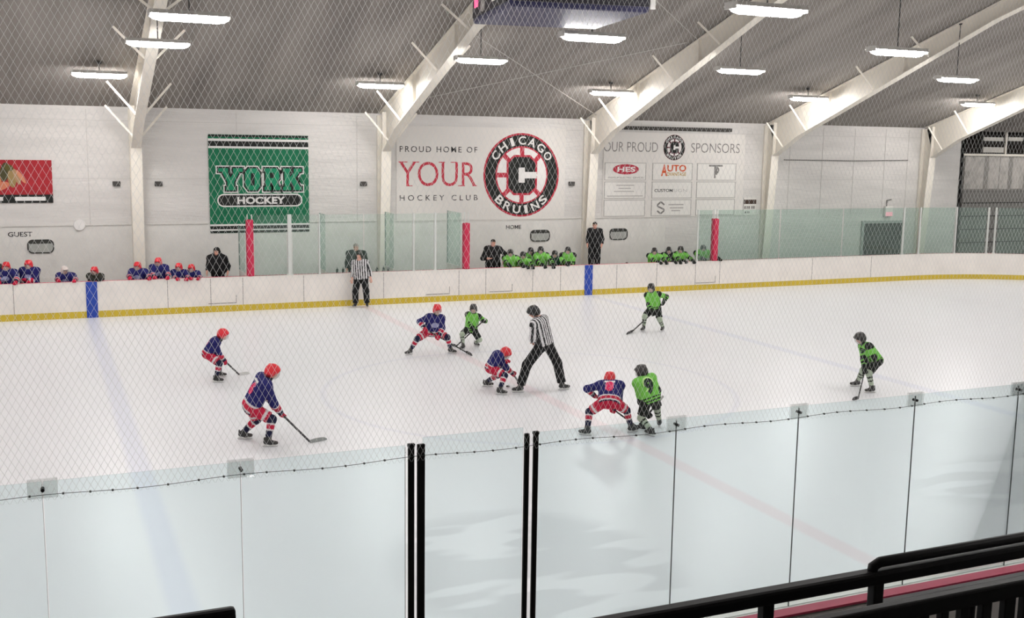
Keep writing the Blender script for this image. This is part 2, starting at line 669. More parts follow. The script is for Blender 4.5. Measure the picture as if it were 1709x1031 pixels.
ROWN = ['lowest row along the far wall', 'second row up from the far wall', 'third row up from the far wall', 'highest row in view']
LROW = [
    [((122, 124), (210, 124)), ((597, 142), (672, 142)), ((985, 154), (1054, 155)), ((1315, 163), (1382, 165)), ((1601, 173), (1660, 174))],
    [((211, 71), (316, 73)), ((760, 96), (845, 104)), ((1197, 117), (1273, 118)), ((1562, 131), (1631, 133))],
    [((250, 26), (382, 29)), ((933, 61), (1043, 62)), ((1450, 85), (1545, 87))],
    [((1205, 15), (1355, 17))]]
ORD = ['leftmost', 'second from the left', 'third from the left', 'fourth from the left', 'fifth from the left']
for r_, rowl in enumerate(LROW):
    for i, ((a, b), (c, d)) in enumerate(rowl):
        z = 7.7
        if r_ == 0:
            z = min(np.linspace(6.8, 7.6, 300), key=lambda q: abs(roof(at((a + c) / 2, (b + d) / 2, z=q)[1]) - .38 - q))
        p = at((a + c) / 2, (b + d) / 2, z=z)
        if r_ == 3:
            lab = 'lit hanging lamp right of the scoreboard, cut close to the top of the picture'
        else:
            lab = 'lit hanging lamp, %s in the %s' % (ORD[i], ROWN[r_])
        lamp(p[0], p[1], p[2], lab, 'long hanging lamps', 1.5 + (.12 if i > 1 else 0))
# the same lamps over the rest of the hall, outside the photograph
for yy, xs in ((34.2, (-16.5, 33.5)), (28.4, (-15.5, -24, 26.5, 35)), (22.0, (-15.2, -24, 17.8, 26.3, 35)),
               (16.2, (-15, -23.5, -6.8, 10.3, 18.6, 27, 35)), (10.2, (-23.5, -15, -6.8, 1.6, 10, 18.4, 26.8, 35)),
               (3.0, (-20, 1.6, 14, 26))):
    for xx in xs:
        lamp(xx, yy, min(7.7, roof(yy) - .4) if yy != 34.2 else 7.05, 'long hanging lamp over the part of the hall outside the picture',
             'lamps outside the picture')

# ------------------------------------------------------------------ scoreboard
def scoreboard():
    cx, cy = -.39, 19.5
    x0, x1, y0, y1, z0, z1 = cx - 1.33, cx + 1.33, cy - 1.53, cy + 1.53, 7.76, 9.9
    t = thing('scoreboard', 'dark blue hanging scoreboard above the middle of the ice', 'scoreboard', (cx, cy, z0))
    t.rotation_euler = (0, 0, math.radians(-9.3))
    navy = mat('scoreboard_navy', (.030, .030, .095), .5, noise=.15, nscale=3)
    obj('cabinet', MB().bevel_box((x0, y0, z0), (x1, y1, z1), .05), navy, t)
    fb = mat('scoreboard_face', (.012, .011, .02), .4)
    f = MB().box((x0 + .06, y0 - .03, z0 + .10), (x1 - .02, y0 + .01, z1 - .1))
    ff = obj('face_panel', f, fb, t)
    obj('lettering', put_text(MB(), 'period', cx - .25, cx + .22, z0 + .15, z0 + .30, y0 - .04, .01), PALE_TEXT, ff)
    sl = MB().box((x0 - .03, y0 + .1, z0 + .10), (x0 + .01, y1 - .1, z1 - .1))
    fs_ = obj('side_panel', sl, fb, t)
    obj('indicator_light', MB().box((x0 - .045, y1 - .62, z0 + .28), (x0 - .02, y1 - .32, z0 + .75)),
        mat('red_indicator', (.7, .05, .15), .4, emit=(1, .12, .3), estr=1.2), fs_)
    obj('white_card', MB().box((x0 - .04, y0 + .2, z0 + .22), (x0 - .02, y0 + 1.2, z0 + .9)), WHITE_TEXT, fs_)
    obj('emblem', MB().prism(arc(y1 - 1.05, z0 + .25, .2, .12, 0, 330, 12), 'x', x0 - .04, x0 - .025), PALE_TEXT, fs_)
    cp = MB().box((x1 + .0, y0 - .02, z0 + .06), (x1 + .10, y0 + .03, z1))
    pl = obj('corner_plate', cp, WHITE_TEXT, t)
    for sx in (x0 + .3, x1 - .3):
        obj('hanger', MB().tube([(sx, (y0 + y1) / 2, z1 - .02), (sx, (y0 + y1) / 2, roof((y0 + y1) / 2))], .02, 6), STEMM, t)


scoreboard()

# ------------------------------------------------------------------ dasher boards
BH = 1.07
BOARD_WHITE = mat('white_board_plastic', (.83, .785, .735), .45, noise=.10, nscale=1.6, bump=.05, bscale=6, spec=.4)
YELLOW = mat('yellow_kickplate', (.60, .44, .035), .5, noise=.12, nscale=3)
CAP_RED = mat('red_board_cap', (.62, .06, .13), .5, noise=.1, nscale=6)
BLUE = mat('blue_board_panel', (.015, .06, .40), .5, noise=.2, nscale=5)
SEAM = mat('board_seam', (.30, .28, .26), .7)


def boards():
    t = thing('dasher_boards', 'long white dasher boards with yellow kick plate ringing the ice', 'boards', (0, D, 0))
    obj('board_panels', MB().ring(rink_path(.24), rink_path(0), 'z', .0, BH), BOARD_WHITE, t)
    obj('kick_plate', MB().ring(rink_path(.02), rink_path(-.012), 'z', .0, .20), YELLOW, t)
    obj('cap_rail', MB().ring(rink_path(.26), rink_path(.13), 'z', BH, BH + .022), CAP_RED, t)
    obj('cap_lip', MB().ring(rink_path(.13), rink_path(-.01), 'z', BH, BH + .020), BOARD_WHITE, t)
    for s in (-1, 1):
        obj('blue_line_panel', MB().box((s * 8.44 - .16, D - .022, 0), (s * 8.44 + .16, D + .03, BH + .024)), BLUE, t)
    # joints of the board panels and the sills of the bench gates
    for x in (-10.6, -6.25, -4.95, -3.95, -2.0, .7, 3.4, 4.4, 6.2, 7.3, 9.6, 11.3, 13.0, 14.1, 18.5, 21.5):
        obj('panel_joint', MB().box((x, D - .006, .2), (x + .018, D + .01, BH)), SEAM, t)
    for x in (-5.02, 2.2, 4.55, 13.05):
        mb = MB().box((x, D - .014, .26), (x + .86, D + .01, .285))
        mb.box((x + .855, D - .014, .26), (x + .87, D + .01, .52))
        obj('gate_sill', mb, SEAM, t)


boards()

# ------------------------------------------------------------------ far glass, posts and partitions
FARGLASS = glass_mat('far_glass', (.93, .975, .96), .05, (.60, .74, .68), .5)
FARGLASS_HAZY = glass_mat('hazy_far_glass', (.83, .905, .875), .075, (.58, .72, .66), .35)  # diffuse film and deeper tint imitate haze and scratched reflections
POST = mat('pale_glass_post', (.62, .64, .61), .4, metal=.1)
PAD = mat('red_post_pad', (.55, .018, .07), .6, noise=.1, nscale=4)
GZ = 3.03


def far_pane(x0, x1, lab, m_, z1=GZ, grp='glass panes above the far boards'):
    t = thing('glass_barrier', lab, 'glass', ((x0 + x1) / 2, D + .12, BH + .02), grp)
    obj('sheet', MB().box((x0 + .01, D + .114, BH + .02), (x1 - .01, D + .126, z1)), m_, t)
    return t


for x0, x1, lab in ((-3.53, -2.49, 'clear glass pane just right of the left red post'),
                    (-2.32, -1.47, 'clear glass pane left of the dark glass partition, under the green banner corner'),
                    (-1.40, .05, 'clear glass pane behind the striped shirt at the boards, left half'),
                    (.08, 1.76, 'clear glass pane right of the striped shirt at the boards, before the second column'),
                    (1.84, 2.53, 'narrow clear glass pane between two slim posts right of the column'),
                    (2.62, 3.56, 'clear glass pane just left of the middle red post')):
    far_pane(x0, x1, lab, FARGLASS)
for x0, x1, lab in ((13.17, 13.76, 'narrow green glass pane before the white chested person left of the right red post'),
                    (14.02, 16.9, 'green hazy glass pane just right of the right red post'),
                    (16.95, 20.0, 'green hazy glass pane below the fourth column'),
                    (20.05, 23.14, 'green hazy glass pane in front of the dark doorway'),
                    (23.26, 23.98, 'green hazy glass pane right of the dark doorway')):
    far_pane(x0, x1, lab, FARGLASS_HAZY)


def corner_xy(deg, off=.12):
    return (XR - RC + (RC + off) * math.sin(math.radians(deg)), D - RC + (RC + off) * math.cos(math.radians(deg)))


def corner_pane(d0, d1, lab):
    pts = [corner_xy(d0 + (d1 - d0) * k / 6, .126) for k in range(7)] + [corner_xy(d1 - (d1 - d0) * k / 6, .114) for k in range(7)]
    c = corner_xy((d0 + d1) / 2)
    t = thing('glass_barrier', lab, 'glass', (c[0], c[1], BH + .02), 'glass panes above the far boards')
    obj('sheet', MB().prism(pts, 'z', BH + .02, GZ), FARGLASS_HAZY, t)


for d0, d1, lab in ((1.1, 12.1, 'curved hazy glass pane beside the fifth column at the rink corner'),
                    (13.2, 21.6, 'curved hazy glass pane left of the twin silver posts at the corner'),
                    (24.9, 40, 'curved hazy glass pane in front of the overhead door')):
    corner_pane(d0, d1, lab)


def far_post(x, y, lab, wd=.07, z1=GZ + .02):
    t = thing('glass_post', lab, 'post', (x, y, BH), 'slim posts holding the far glass')
    obj('upright', MB().bevel_box((x - wd / 2, y - .03, BH + .02), (x + wd / 2, y + .04, z1), .01), POST, t)
    obj('foot', MB().bevel_box((x - wd * .8, y - .05, BH + .02), (x + wd * .8, y + .05, BH + .06), .01), POST, t)


for x, lab, wd in ((-2.40, 'broad pale post over the lower right corner of the green banner', .13),
                   (-1.43, 'slim pale post just left of the dark glass partition', .05),
                   (1.80, 'slim pale post right of the second column', .05),
                   (2.575, 'slim pale post midway between the second column and the middle red post', .07),
                   (13.12, 'dark-edged slim post left of the white chested person behind the glass', .05),
                   (23.2, 'silver post right of the dark doorway', .07)):
    far_post(x, D + .12, lab, wd)
for dg, lab in ((.6, 'silver post in front of the fifth column'), (12.65, 'silver post right of the fifth column'),
                (22.2, 'left one of the twin silver posts before the overhead door'),
                (24.3, 'right one of the twin silver posts before the overhead door')):
    c = corner_xy(dg)
    far_post(c[0], c[1], lab, .06)


def red_post(x, lab, ztop):
    t = thing('padded_post', lab, 'post', (x, D + .12, BH), 'red padded posts at the ends of the benches')
    obj('pad', MB().bevel_box((x - .105, D + .01, BH + .02), (x + .105, D + .26, ztop), .035), PAD, t)
    mb = MB()
    for s in (-1, 1):
        mb.box((x + s * .07 - .015, D + .10, BH + .02), (x + s * .07 + .015, D + .14, GZ + .03))
    obj('upright', mb, POST, t)


red_post(-3.67, 'red padded post under the right half of the green banner', 2.90)
red_post(3.71, 'red padded post at the left end of the green team bench', 2.69)
red_post(13.90, 'red padded post right of the white chested person behind the glass', 2.71)

PART = glass_mat('partition_glass', (.88, .935, .915), .10, (.55, .70, .64), .1)
for x, dep, lab in ((-1.19, .75, 'glass partition standing crosswise below the green banner'),
                    (1.15, .95, 'glass partition standing crosswise in front of the second column'),
                    (3.56, 1.3, 'glass partition standing crosswise beside the middle red post'),
                    (-3.80, 1.1, 'glass partition standing crosswise beside the left red post')):
    t = thing('glass_partition', lab, 'glass', (x, D + 1.0, BH), 'crosswise glass partitions between the boxes')
    obj('sheet', MB().box((x - .006, D + .30, BH + .1), (x + .006, D + .28 + dep, GZ - (.4 if x < -3 else 0))), PART, t)
    obj('bottom_board', MB().box((x - .02, D + .28, -.08), (x + .02, D + .28 + dep, BH + .1)), BOARD_WHITE, t)
    obj('edge_strip', MB().box((x - .015, D + .28 + dep, BH + .1), (x + .015, D + .31 + dep, GZ - (.4 if x < -3 else 0))), mat('partition_edge', (.25, .30, .28), .5), t)

# scorer's table with bottles, team benches
t = thing('scorer_table', 'narrow white scorer table behind the glass', 'table', (0, D + .6, 0))
obj('tabletop', MB().bevel_box((-1.10, D + .30, .98), (1.08, D + .80, 1.03), .01), BOARD_WHITE, t)
for sx in (-.95, .95):
    obj('leg', MB().box((sx, D + .45, -.08), (sx + .06, D + .65, .98)), POST, t)
DARKB = mat('dark_bottle', (.03, .05, .04), .35)


def bottle(x, y, z, lab, h=.22):
    t = thing('drink_bottle', lab, 'bottle', (x, y, z), 'dark bottles on the scorer table')
    obj('flask', MB().tube([(x, y, z), (x, y, z + .01), (x, y, z + h * .65), (x, y, z + h * .78)], [.036, .04, .04, .018], 10), DARKB, t, smooth=True)
    obj('cap', MB().tube([(x, y, z + h * .78), (x, y, z + h)], [.02, .016], 8), PALE_TEXT, t)


for x, lab in ((-.75, 'dark bottle left of the striped shirt at the boards'), (-.55, 'dark bottle closest to the left arm of the striped shirt at the boards'),
               (.62, 'dark bottle nearest right of the striped shirt at the boards'), (.85, 'second dark bottle right of the striped shirt at the boards'),
               (1.02, 'third dark bottle right of the striped shirt, before the column')):
    bottle(x, D + .48, 1.03, lab)


def bench(x0, x1, lab):
    t = thing('players_bench', lab, 'bench', ((x0 + x1) / 2, W - .75, 0))
    wood = mat('bench_wood', (.40, .30, .20), .6, noise=.3, nscale=5)
    obj('seat', MB().bevel_box((x0, W - .95, .52), (x1, W - .55, .58), .01), wood, t)
    n = 5
    for k in range(n):
        xx = x0 + .2 + (x1 - x0 - .4) * k / (n - 1)
        obj('leg', MB().box((xx - .03, W - .92, -.08), (xx + .03, W - .58, .52)), POST, t)


bench(-12.5, -4.2, 'low wooden bench behind the people in blue jerseys')
bench(4.4, 12.6, 'low wooden bench behind the people in green jerseys')

# ------------------------------------------------------------------ wall banners and signs
YB = W - .02


def banner_face(name, x0, x1, z0, z1, m_, t, y=YB, sag=.02):
    """cloth with a little waviness, a solid 1 cm thick"""
    nx, nz = 24, 18
    vs, fs = [], []
    for layer in (0, 1):
        for j in range(nz + 1):
            for i in range(nx + 1):
                u, v = i / nx, j / nz
                dy = sag * (math.sin(u * 9 + v * 2) * .3 + math.sin(u * 4.3 - v * 5) * .3) * (1 - abs(2 * v - 1) ** 4)
                vs.append((x0 + (x1 - x0) * u, y - (0 if layer else .012) + dy * 0 - (0 if layer else abs(dy) * .2), z0 + (z1 - z0) * v))
    st = (nx + 1) * (nz + 1)
    for j in range(nz):
        for i in range(nx):
            a = j * (nx + 1) + i
            fs.append((a, a + 1, a + nx + 2, a + nx + 1))
            fs.append((st + a + nx + 1, st + a + nx + 2, st + a + 1, st + a))
    edge = [i for i in range(nx + 1)] + [j * (nx + 1) + nx for j in range(1, nz + 1)] + \
           [nz * (nx + 1) + i for i in range(nx - 1, -1, -1)] + [j * (nx + 1) for j in range(nz - 1, 0, -1)]
    for a, b in zip(edge, edge[1:] + edge[:1]):
        fs.append((b, a, st + a, st + b))
    return link_mesh(name, vs, fs, m_, t)


def offset_poly(p, d):
    """grow a counter-clockwise outline by d with mitred corners"""
    n, out = len(p), []
    for i in range(n):
        a, b, c = np.array(p[i - 1]), np.array(p[i]), np.array(p[(i + 1) % n])
        e1, e2 = (b - a) / np.linalg.norm(b - a), (c - b) / np.linalg.norm(c - b)
        n1, n2 = np.array([e1[1], -e1[0]]), np.array([e2[1], -e2[0]])
        m_ = n1 + n2
        m_ = m_ / max(1e-6, m_ @ n1) if abs(m_ @ n1) > .25 else n1
        out.append(tuple(b + m_ * d))
    return out


# block capitals on a unit square, counter-clockwise from the lower left
BLK = {
    'Y': [(.30, 0), (.70, 0), (.70, .14), (.64, .14), (.64, .38), (.86, .84), (1.0, .84), (1.0, 1), (.60, 1), (.60, .84), (.64, .84), (.5, .56),
          (.36, .84), (.40, .84), (.40, 1), (0, 1), (0, .84), (.14, .84), (.36, .38), (.36, .14), (.30, .14)],
    'O': [(.22, 0), (.78, 0), (1, .2), (1, .8), (.78, 1), (.22, 1), (0, .8), (0, .2)],
    'R': [(0, 0), (.42, 0), (.42, .15), (.36, .15), (.36, .36), (.48, .36), (.60, .15), (.56, .15), (.56, 0), (1, 0), (1, .15), (.92, .15),
          (.80, .40), (.95, .52), (.95, .86), (.80, 1), (0, 1), (0, .85), (.08, .85), (.08, .15), (0, .15)],
    'K': [(0, 0), (.42, 0), (.42, .15), (.36, .15), (.36, .34), (.44, .42), (.60, .15), (.56, .15), (.56, 0), (1, 0), (1, .15), (.92, .15),
          (.66, .56), (.90, .85), (1, .85), (1, 1), (.58, 1), (.58, .85), (.62, .85), (.36, .58), (.36, .85), (.42, .85), (.42, 1), (0, 1),
          (0, .85), (.08, .85), (.08, .15), (0, .15)]}
t = thing('green_wall_banner', 'green wall banner with white outlined block letters and striped ends', 'banner', (-2.85, YB, 2.3), None)
banner_face('cloth', -4.53, -1.17, 2.28, 5.58, GREEN_CLOTH, t)
for z0, z1 in ((5.36, 5.44), (5.12, 5.19), (2.52, 2.58), (2.36, 2.41)):
    obj('white_stripe', MB().box((-4.53, YB - .022, z0), (-1.17, YB - .012, z1)), WHITE_TEXT, t)
for z0, z1 in ((5.19, 5.36), (5.50, 5.57), (2.41, 2.52), (2.29, 2.35)):
    obj('black_stripe', MB().box((-4.525, YB - .020, z0), (-1.175, YB - .012, z1)), BLACK_CLOTH, t)
lx = [-4.22, -3.34, -2.70, -2.06]
lw = [.80, .50, .54, .64]
lz0, lz1 = 3.72, 4.46
for (ch, x0, wd) in zip('YORK', lx, lw):
    base = [(x0 + wd * a, lz0 + (lz1 - lz0) * b) for a, b in BLK[ch]]
    o1 = obj('letter', MB().prism(offset_poly(base, .085), 'y', YB - .018, YB - .013), WHITE_TEXT, t)
    o1['label'] = 'white outline of a block letter'
    obj('letter_black_edge', MB().prism(offset_poly(base, .05), 'y', YB - .023, YB - .0185), BLACK_CLOTH, o1)  # black printed outline around the letter fill
    obj('letter_fill', MB().prism(base, 'y', YB - .028, YB - .0235), mat('bright_green_print', (.010, .27, .13), .8, noise=.15, nscale=3), o1)
    if ch in 'OR':
        hole = ([(.38, .22), (.62, .22), (.62, .78), (.38, .78)] if ch == 'O' else [(.36, .56), (.62, .56), (.62, .80), (.36, .80)])
        obj('letter_hole', MB().prism([(x0 + wd * a, lz0 + (lz1 - lz0) * b) for a, b in hole], 'y', YB - .031, YB - .0285), BLACK_CLOTH, o1)
pill = obj('lettering_bar', MB().prism(round_rect(-4.28, -1.40, 3.16, 3.60, .215), 'y', YB - .018, YB - .0125), WHITE_TEXT, t)
obj('bar_inlay', MB().prism(round_rect(-4.235, -1.445, 3.205, 3.555, .17), 'y', YB - .024, YB - .0185), BLACK_CLOTH, pill)
obj('lettering', put_text(MB(), 'HOCKEY', -3.62, -2.00, 3.255, 3.50, YB - .026, .035), WHITE_TEXT, pill)


def emblem(parent, cx, cz, rx, rz, y, ringm, redm, small=False):
    n = 48
    el = lambda k: arc(cx, cz, rx * k, rz * k, 0, 360 - 360 / n, n)
    e = obj('emblem', MB().prism(el(1.0), 'y', y - .004, y), redm, parent)
    obj('emblem_ring', MB().prism(el(.955), 'y', y - .008, y - .0045), ringm, e)
    obj('emblem_rim', MB().prism(el(.69), 'y', y - .012, y - .0085), redm, e)
    obj('emblem_field', MB().prism(el(.655), 'y', y - .016, y - .0125), WHITE_TEXT, e)
    for a in range(45, 360, 45):
        sp = MB()
        ca, sa = math.cos(math.radians(a)), math.sin(math.radians(a))
        p0, p1 = (cx + rx * .36 * ca, cz + rz * .36 * sa), (cx + rx * .67 * ca, cz + rz * .67 * sa)
        nx_, nz_ = -sa * rx * .055, ca * rx * .055
        if a == 0:
            continue
        sp.prism([(p0[0] - nx_, p0[1] - nz_), (p1[0] - nx_, p1[1] - nz_), (p1[0] + nx_, p1[1] + nz_), (p0[0] + nx_, p0[1] + nz_)], 'y', y - .020, y - .0165)
        obj('emblem_spoke', sp, redm, e)
    C = [(-.75, -.6), (-.45, -1), (.55, -1), (1, -.68), (1, -.18), (.22, -.18), (.22, -.42), (-.25, -.42), (-.25, .42), (.22, .42), (.22, .18),
         (1, .18), (1, .68), (.55, 1), (-.55, 1), (-1, .68), (-1, -.68)]
    C[0] = (-1, -.68)
    C = C[:1] + [(-.55, -1), (.55, -1), (1, -.68), (1, -.18), (.22, -.18), (.22, -.42), (-.25, -.42), (-.25, .42), (.22, .42), (.22, .18), (1, .18),
                 (1, .68), (.55, 1), (-.55, 1), (-1, .68)]
    cc = [(cx + rx * .355 * a, cz + rz * .43 * b) for a, b in C]
    obj('emblem_letter_rim', MB().prism(offset_poly(cc, rx * .05), 'y', y - .024, y - .0205), redm, e)
    obj('emblem_letter', MB().prism(cc, 'y', y - .028, y - .0245), ringm, e)
    hole = MB().prism([(cx + rx * .355 * a, cz + rz * .43 * b) for a, b in
                       [(-.25, -.42), (.22, -.42), (.22, -.18), (1.1, -.18), (1.1, .18), (.22, .18), (.22, .42), (-.25, .42)]], 'y', y - .0285, y - .0246)
    obj('emblem_counter', hole, WHITE_TEXT, e)
    tx = MB()
    arc_text(tx, 'CHICAGO', cx, cz, rx * .825, rz * .825, 146, 34, rz * .20, rx * .20, y - .010, False, .02)
    arc_text(tx, 'BRUINS', cx, cz, rx * .825, rz * .825, 226, 314, rz * .20, rx * .20, y - .010, True, .02)
    obj('emblem_lettering', tx, WHITE_TEXT, e)
    return e


DEEPRED = mat('emblem_red', (.46, .025, .05), .7)
t = thing('white_wall_banner', 'white wall banner with red and black capitals and a round spoked emblem', 'banner', (5.4, YB, 2.5))
banner_face('vinyl', 2.00, 8.72, 2.56, 6.0, WHITE_VINYL, t, sag=.01)
obj('lettering', put_text(MB(), 'PROUD HOME OF', 2.12, 5.10, 5.07, 5.28, YB - .014, .004, 1.3), BLACK_TEXT, t)
o_ = obj('lettering', put_text(MB(), 'YOUR', 2.10, 5.06, 3.85, 4.73, YB - .014, -.004), RED_TEXT, t)
o_['label'] = 'large red thin capitals'
sf = MB()
for x0, x1, z in ((2.08, 2.42, 4.70), (2.60, 2.86, 4.70), (3.60, 3.84, 4.70), (4.06, 4.30, 4.70), (2.36, 2.60, 3.85), (4.36, 4.62, 3.85), (4.92, 5.10, 3.85)):
    sf.box((x0, YB - .0135, z), (x1, YB - .0125, z + .03))
obj('lettering_serif', sf, RED_TEXT, t)
obj('lettering', put_text(MB(), 'HOCKEY CLUB', 2.12, 5.13, 3.33, 3.53, YB - .014, .004, 1.6), BLACK_TEXT, t)
emblem(t, 6.90, 4.26, 1.55, 1.56, YB - .014, BLACK_CLOTH, DEEPRED)

t = thing('sponsor_board', 'white sponsor board of nine framed plates under a small round emblem', 'board', (13.7, YB, 2.6))
banner_face('backing', 10.36, 16.92, 2.62, 5.94, WHITE_VINYL, t, sag=.0)
obj('lettering', put_text(MB(), 'OUR PROUD', 10.36, 12.78, 5.18, 5.56, YB - .014, -.005), GREY_TEXT, t)
obj('lettering', put_text(MB(), 'SPONSORS', 14.32, 16.66, 5.18, 5.56, YB - .014, -.005), GREY_TEXT, t)
emblem(t, 13.53, 5.37, .50, .505, YB - .014, BLACK_CLOTH, mat('emblem_maroon', (.10, .02, .03), .7), True)
FRAME = mat('plate_frame', (.42, .405, .38), .6)
PLATE = mat('plate_white', (.74, .72, .68), .5)


def plate(x0, x1, z0, z1):
    p = obj('plaque', MB().ring([(x0, z0), (x1, z0), (x1, z1), (x0, z1)],
                               [(x0 + .025, z0 + .025), (x1 - .025, z0 + .025), (x1 - .025, z1 - .025), (x0 + .025, z1 - .025)], 'y', YB - .03, YB - .012), FRAME, t)
    obj('plaque_face', MB().box((x0 + .02, YB - .020, z0 + .02), (x1 - .02, YB - .012, z1 - .02)), PLATE, p)
    return p


cols_ = ((10.42, 12.27), (12.56, 14.42), (14.64, 16.52))
rows_ = ((4.07, 4.76), (3.36, 4.02), (2.66, 3.31))
PL = {(i, j): plate(*c, *r) for i, c in enumerate(cols_) for j, r in enumerate(rows_)}
yt = YB - .022
obj('logo', MB().prism(arc(11.36, 4.50, .58, .20, 0, 350, 30), 'y', yt - .004, yt), DEEPRED, PL[0, 0])
obj('lettering', put_text(MB(), 'HES', 10.98, 11.78, 4.40, 4.60, yt - .006, .03), WHITE_TEXT, PL[0, 0])
obj('lettering', put_text(MB(), 'PREMIUM ELECTRIC SERVICES', 10.58, 12.16, 4.14, 4.21, yt, .0), GREY_TEXT, PL[0, 0])
AO, AY = mat('orange_red_print', (.60, .09, .02), .7), mat('ochre_print', (.45, .26, .02), .7)
mb = put_text(MB(), 'A', 12.96, 13.24, 4.24, 4.70, yt, .03)
put_text(mb, 'UTO', 13.24, 14.12, 4.42, 4.69, yt, .03)
obj('lettering', mb, AO, PL[1, 0])
obj('lettering', put_text(MB(), 'DVANTAGE', 13.24, 14.12, 4.25, 4.39, yt, .02), AY, PL[1, 0])
obj('logo', put_text(put_text(MB(), 'T', 15.20, 15.86, 4.30, 4.70, yt, .02), 'P', 15.46, 15.70, 4.16, 4.62, yt - .002, .02), GREY_TEXT, PL[2, 0])
for z, a, b in ((3.86, 10.95, 11.75), (3.74, 11.05, 11.6), (3.62, 10.85, 11.75), (3.44, 10.55, 12.15)):
    obj('lettering', MB().box((a, yt - .002, z), (b, yt, z + .035)), PALE_TEXT, PL[0, 1])
obj('lettering', put_text(MB(), 'CUSTOM', 12.68, 13.52, 3.61, 3.73, yt, .02), BLACK_TEXT, PL[1, 1])
obj('lettering', put_text(MB(), 'SIGN', 13.54, 14.2, 3.61, 3.73, yt, -.01), PALE_TEXT, PL[1, 1])
hx = lambda s, a0: [(13.0 + .17 * s * math.cos(math.radians(a)), 2.99 + .25 * s * math.sin(math.radians(a))) for a in range(a0, a0 + 360, 60)]
mb = MB()
for a, b in (((13.16, 3.10), (13.0, 3.22)), ((13.0, 3.22), (12.84, 3.10)), ((12.84, 3.10), (12.85, 3.04)), ((12.85, 3.04), (13.15, 2.92)),
             ((13.15, 2.92), (13.15, 2.86)), ((13.15, 2.86), (13.0, 2.75)), ((13.0, 2.75), (12.84, 2.86))):
    mb.beam((a[0], yt, a[1]), (b[0], yt, b[1]), .065, .006, up=(0, 1, 0))
obj('logo', mb, GREY_TEXT, PL[1, 2])
for z, a, b in ((3.08, 13.35, 14.05), (2.95, 13.42, 14.05), (2.84, 13.5, 13.9)):
    obj('lettering', MB().box((a, yt - .002, z), (b, yt, z + .05)), PALE_TEXT, PL[1, 2])

# red banner at the left edge, its emblem only a cluster of tan and salmon feather shapes
t = thing('red_wall_banner', 'red wall banner with black and white bottom strip, cut by the left edge', 'banner', (-10.3, YB, 3.3))
banner_face('cloth', -11.9, -9.36, 3.34, 4.68, RED_CLOTH, t)
st = obj('black_stripe', MB().box((-11.9, YB - .02, 3.34), (-9.36, YB - .012, 3.60)), BLACK_CLOTH, t)
for a_, b_ in ((-10.46, -9.58), (-11.6, -10.80)):
    obj('white_stripe', MB().box((a_, YB - .024, 3.41), (b_, YB - .0205, 3.53)), WHITE_TEXT, st)
FE = [(-10.98, 4.22, .16, .34, 10, (.55, .22, .10)), (-10.72, 4.30, .13, .30, -8, (.06, .055, .02)), (-10.52, 4.12, .12, .30, 4, (.32, .22, .09)),
      (-10.38, 4.16, .08, .26, 18, (.42, .26, .14)), (-10.26, 4.16, .06, .24, 32, (.66, .27, .16)), (-10.85, 3.86, .26, .12, 20, (.60, .20, .11)),
      (-10.60, 4.44, .14, .10, -20, (.10, .09, .02))]
for k, (cx, cz, rx, rz, rot, c) in enumerate(FE):
    p = []
    for u, v in arc(0, 0, rx, rz, 0, 345, 24):
        a = math.radians(rot)
        p.append((cx + u * math.cos(a) - v * math.sin(a), cz + u * math.sin(a) + v * math.cos(a)))
    obj('feather_patch', MB().prism(p, 'y', YB - .020 - k * .0006, YB - .013), mat('patch_%d' % k, c, .8), t)

YS = W - .02
for s, x0, x1, z0, z1, lab in (('GUEST', -10.72, -10.02, 2.28, 2.43, 'black capitals GUEST on the boarding above the left window'),
                               ('HOME', 6.30, 6.92, 2.24, 2.39, 'black capitals HOME on the boarding left of the middle window')):
    mb = MB()
    put_text(mb, s, x0, x1, z0, z1, YS - .004, .012)
    single('wall_lettering', mb, BLACK_TEXT, lab, 'lettering', 'black words on the white boarding')
WFR = mat('window_gasket', (.035, .035, .03), .5)
WPN = mat('window_pane', (.42, .43, .40), .25, noise=.15, nscale=4)
for k, (x0, x1, z0, z1) in enumerate(((-10.18, -9.40, 1.74, 2.18), (7.30, 8.12, 1.75, 2.19), (10.72, 11.52, 1.74, 2.19))):
    ROOT['o'] = np.zeros(3)
    f_ = struct('window_%d' % (k + 1), MB().ring(round_rect(x0, x1, z0, z1, .16), round_rect(x0 + .035, x1 - .035, z0 + .035, z1 - .035, .13), 'y', YS - .03, YS + .02), WFR)
    obj('window_pane', MB().prism(round_rect(x0 + .03, x1 - .03, z0 + .03, z1 - .03, .13), 'y', YS - .008, YS + .01), WPN, f_)
    obj('window_top_shadow', MB().prism(round_rect(x0 + .05, x1 - .05, z1 - .13, z1 - .035, .045), 'y', YS - .018, YS - .009), WFR, f_)  # dark strip painting the shadow at the top of the recess

t = thing('notice_sign', 'small white notice with a dark brown header right of the sponsor board', 'sign', (17.2, YB, 2.7))
obj('panel', MB().box((16.98, YB - .01, 2.64), (17.60, YB + .01, 3.36)), PLATE, t)
obj('header', MB().box((16.98, YB - .014, 3.10), (17.60, YB - .01, 3.28)), mat('brown_print', (.06, .035, .025), .7), t)
for x, z, q, hh in ((17.02, 2.90, .07, .12), (17.12, 2.90, .07, .12), (17.22, 2.90, .07, .12), (17.36, 2.90, .07, .12), (17.46, 2.90, .07, .12),
                    (17.02, 2.72, .11, .08), (17.18, 2.72, .11, .08)):
    obj('faded_print', MB().box((x, YB - .013, z), (x + q, YB - .01, z + hh)), GREY_TEXT, t)

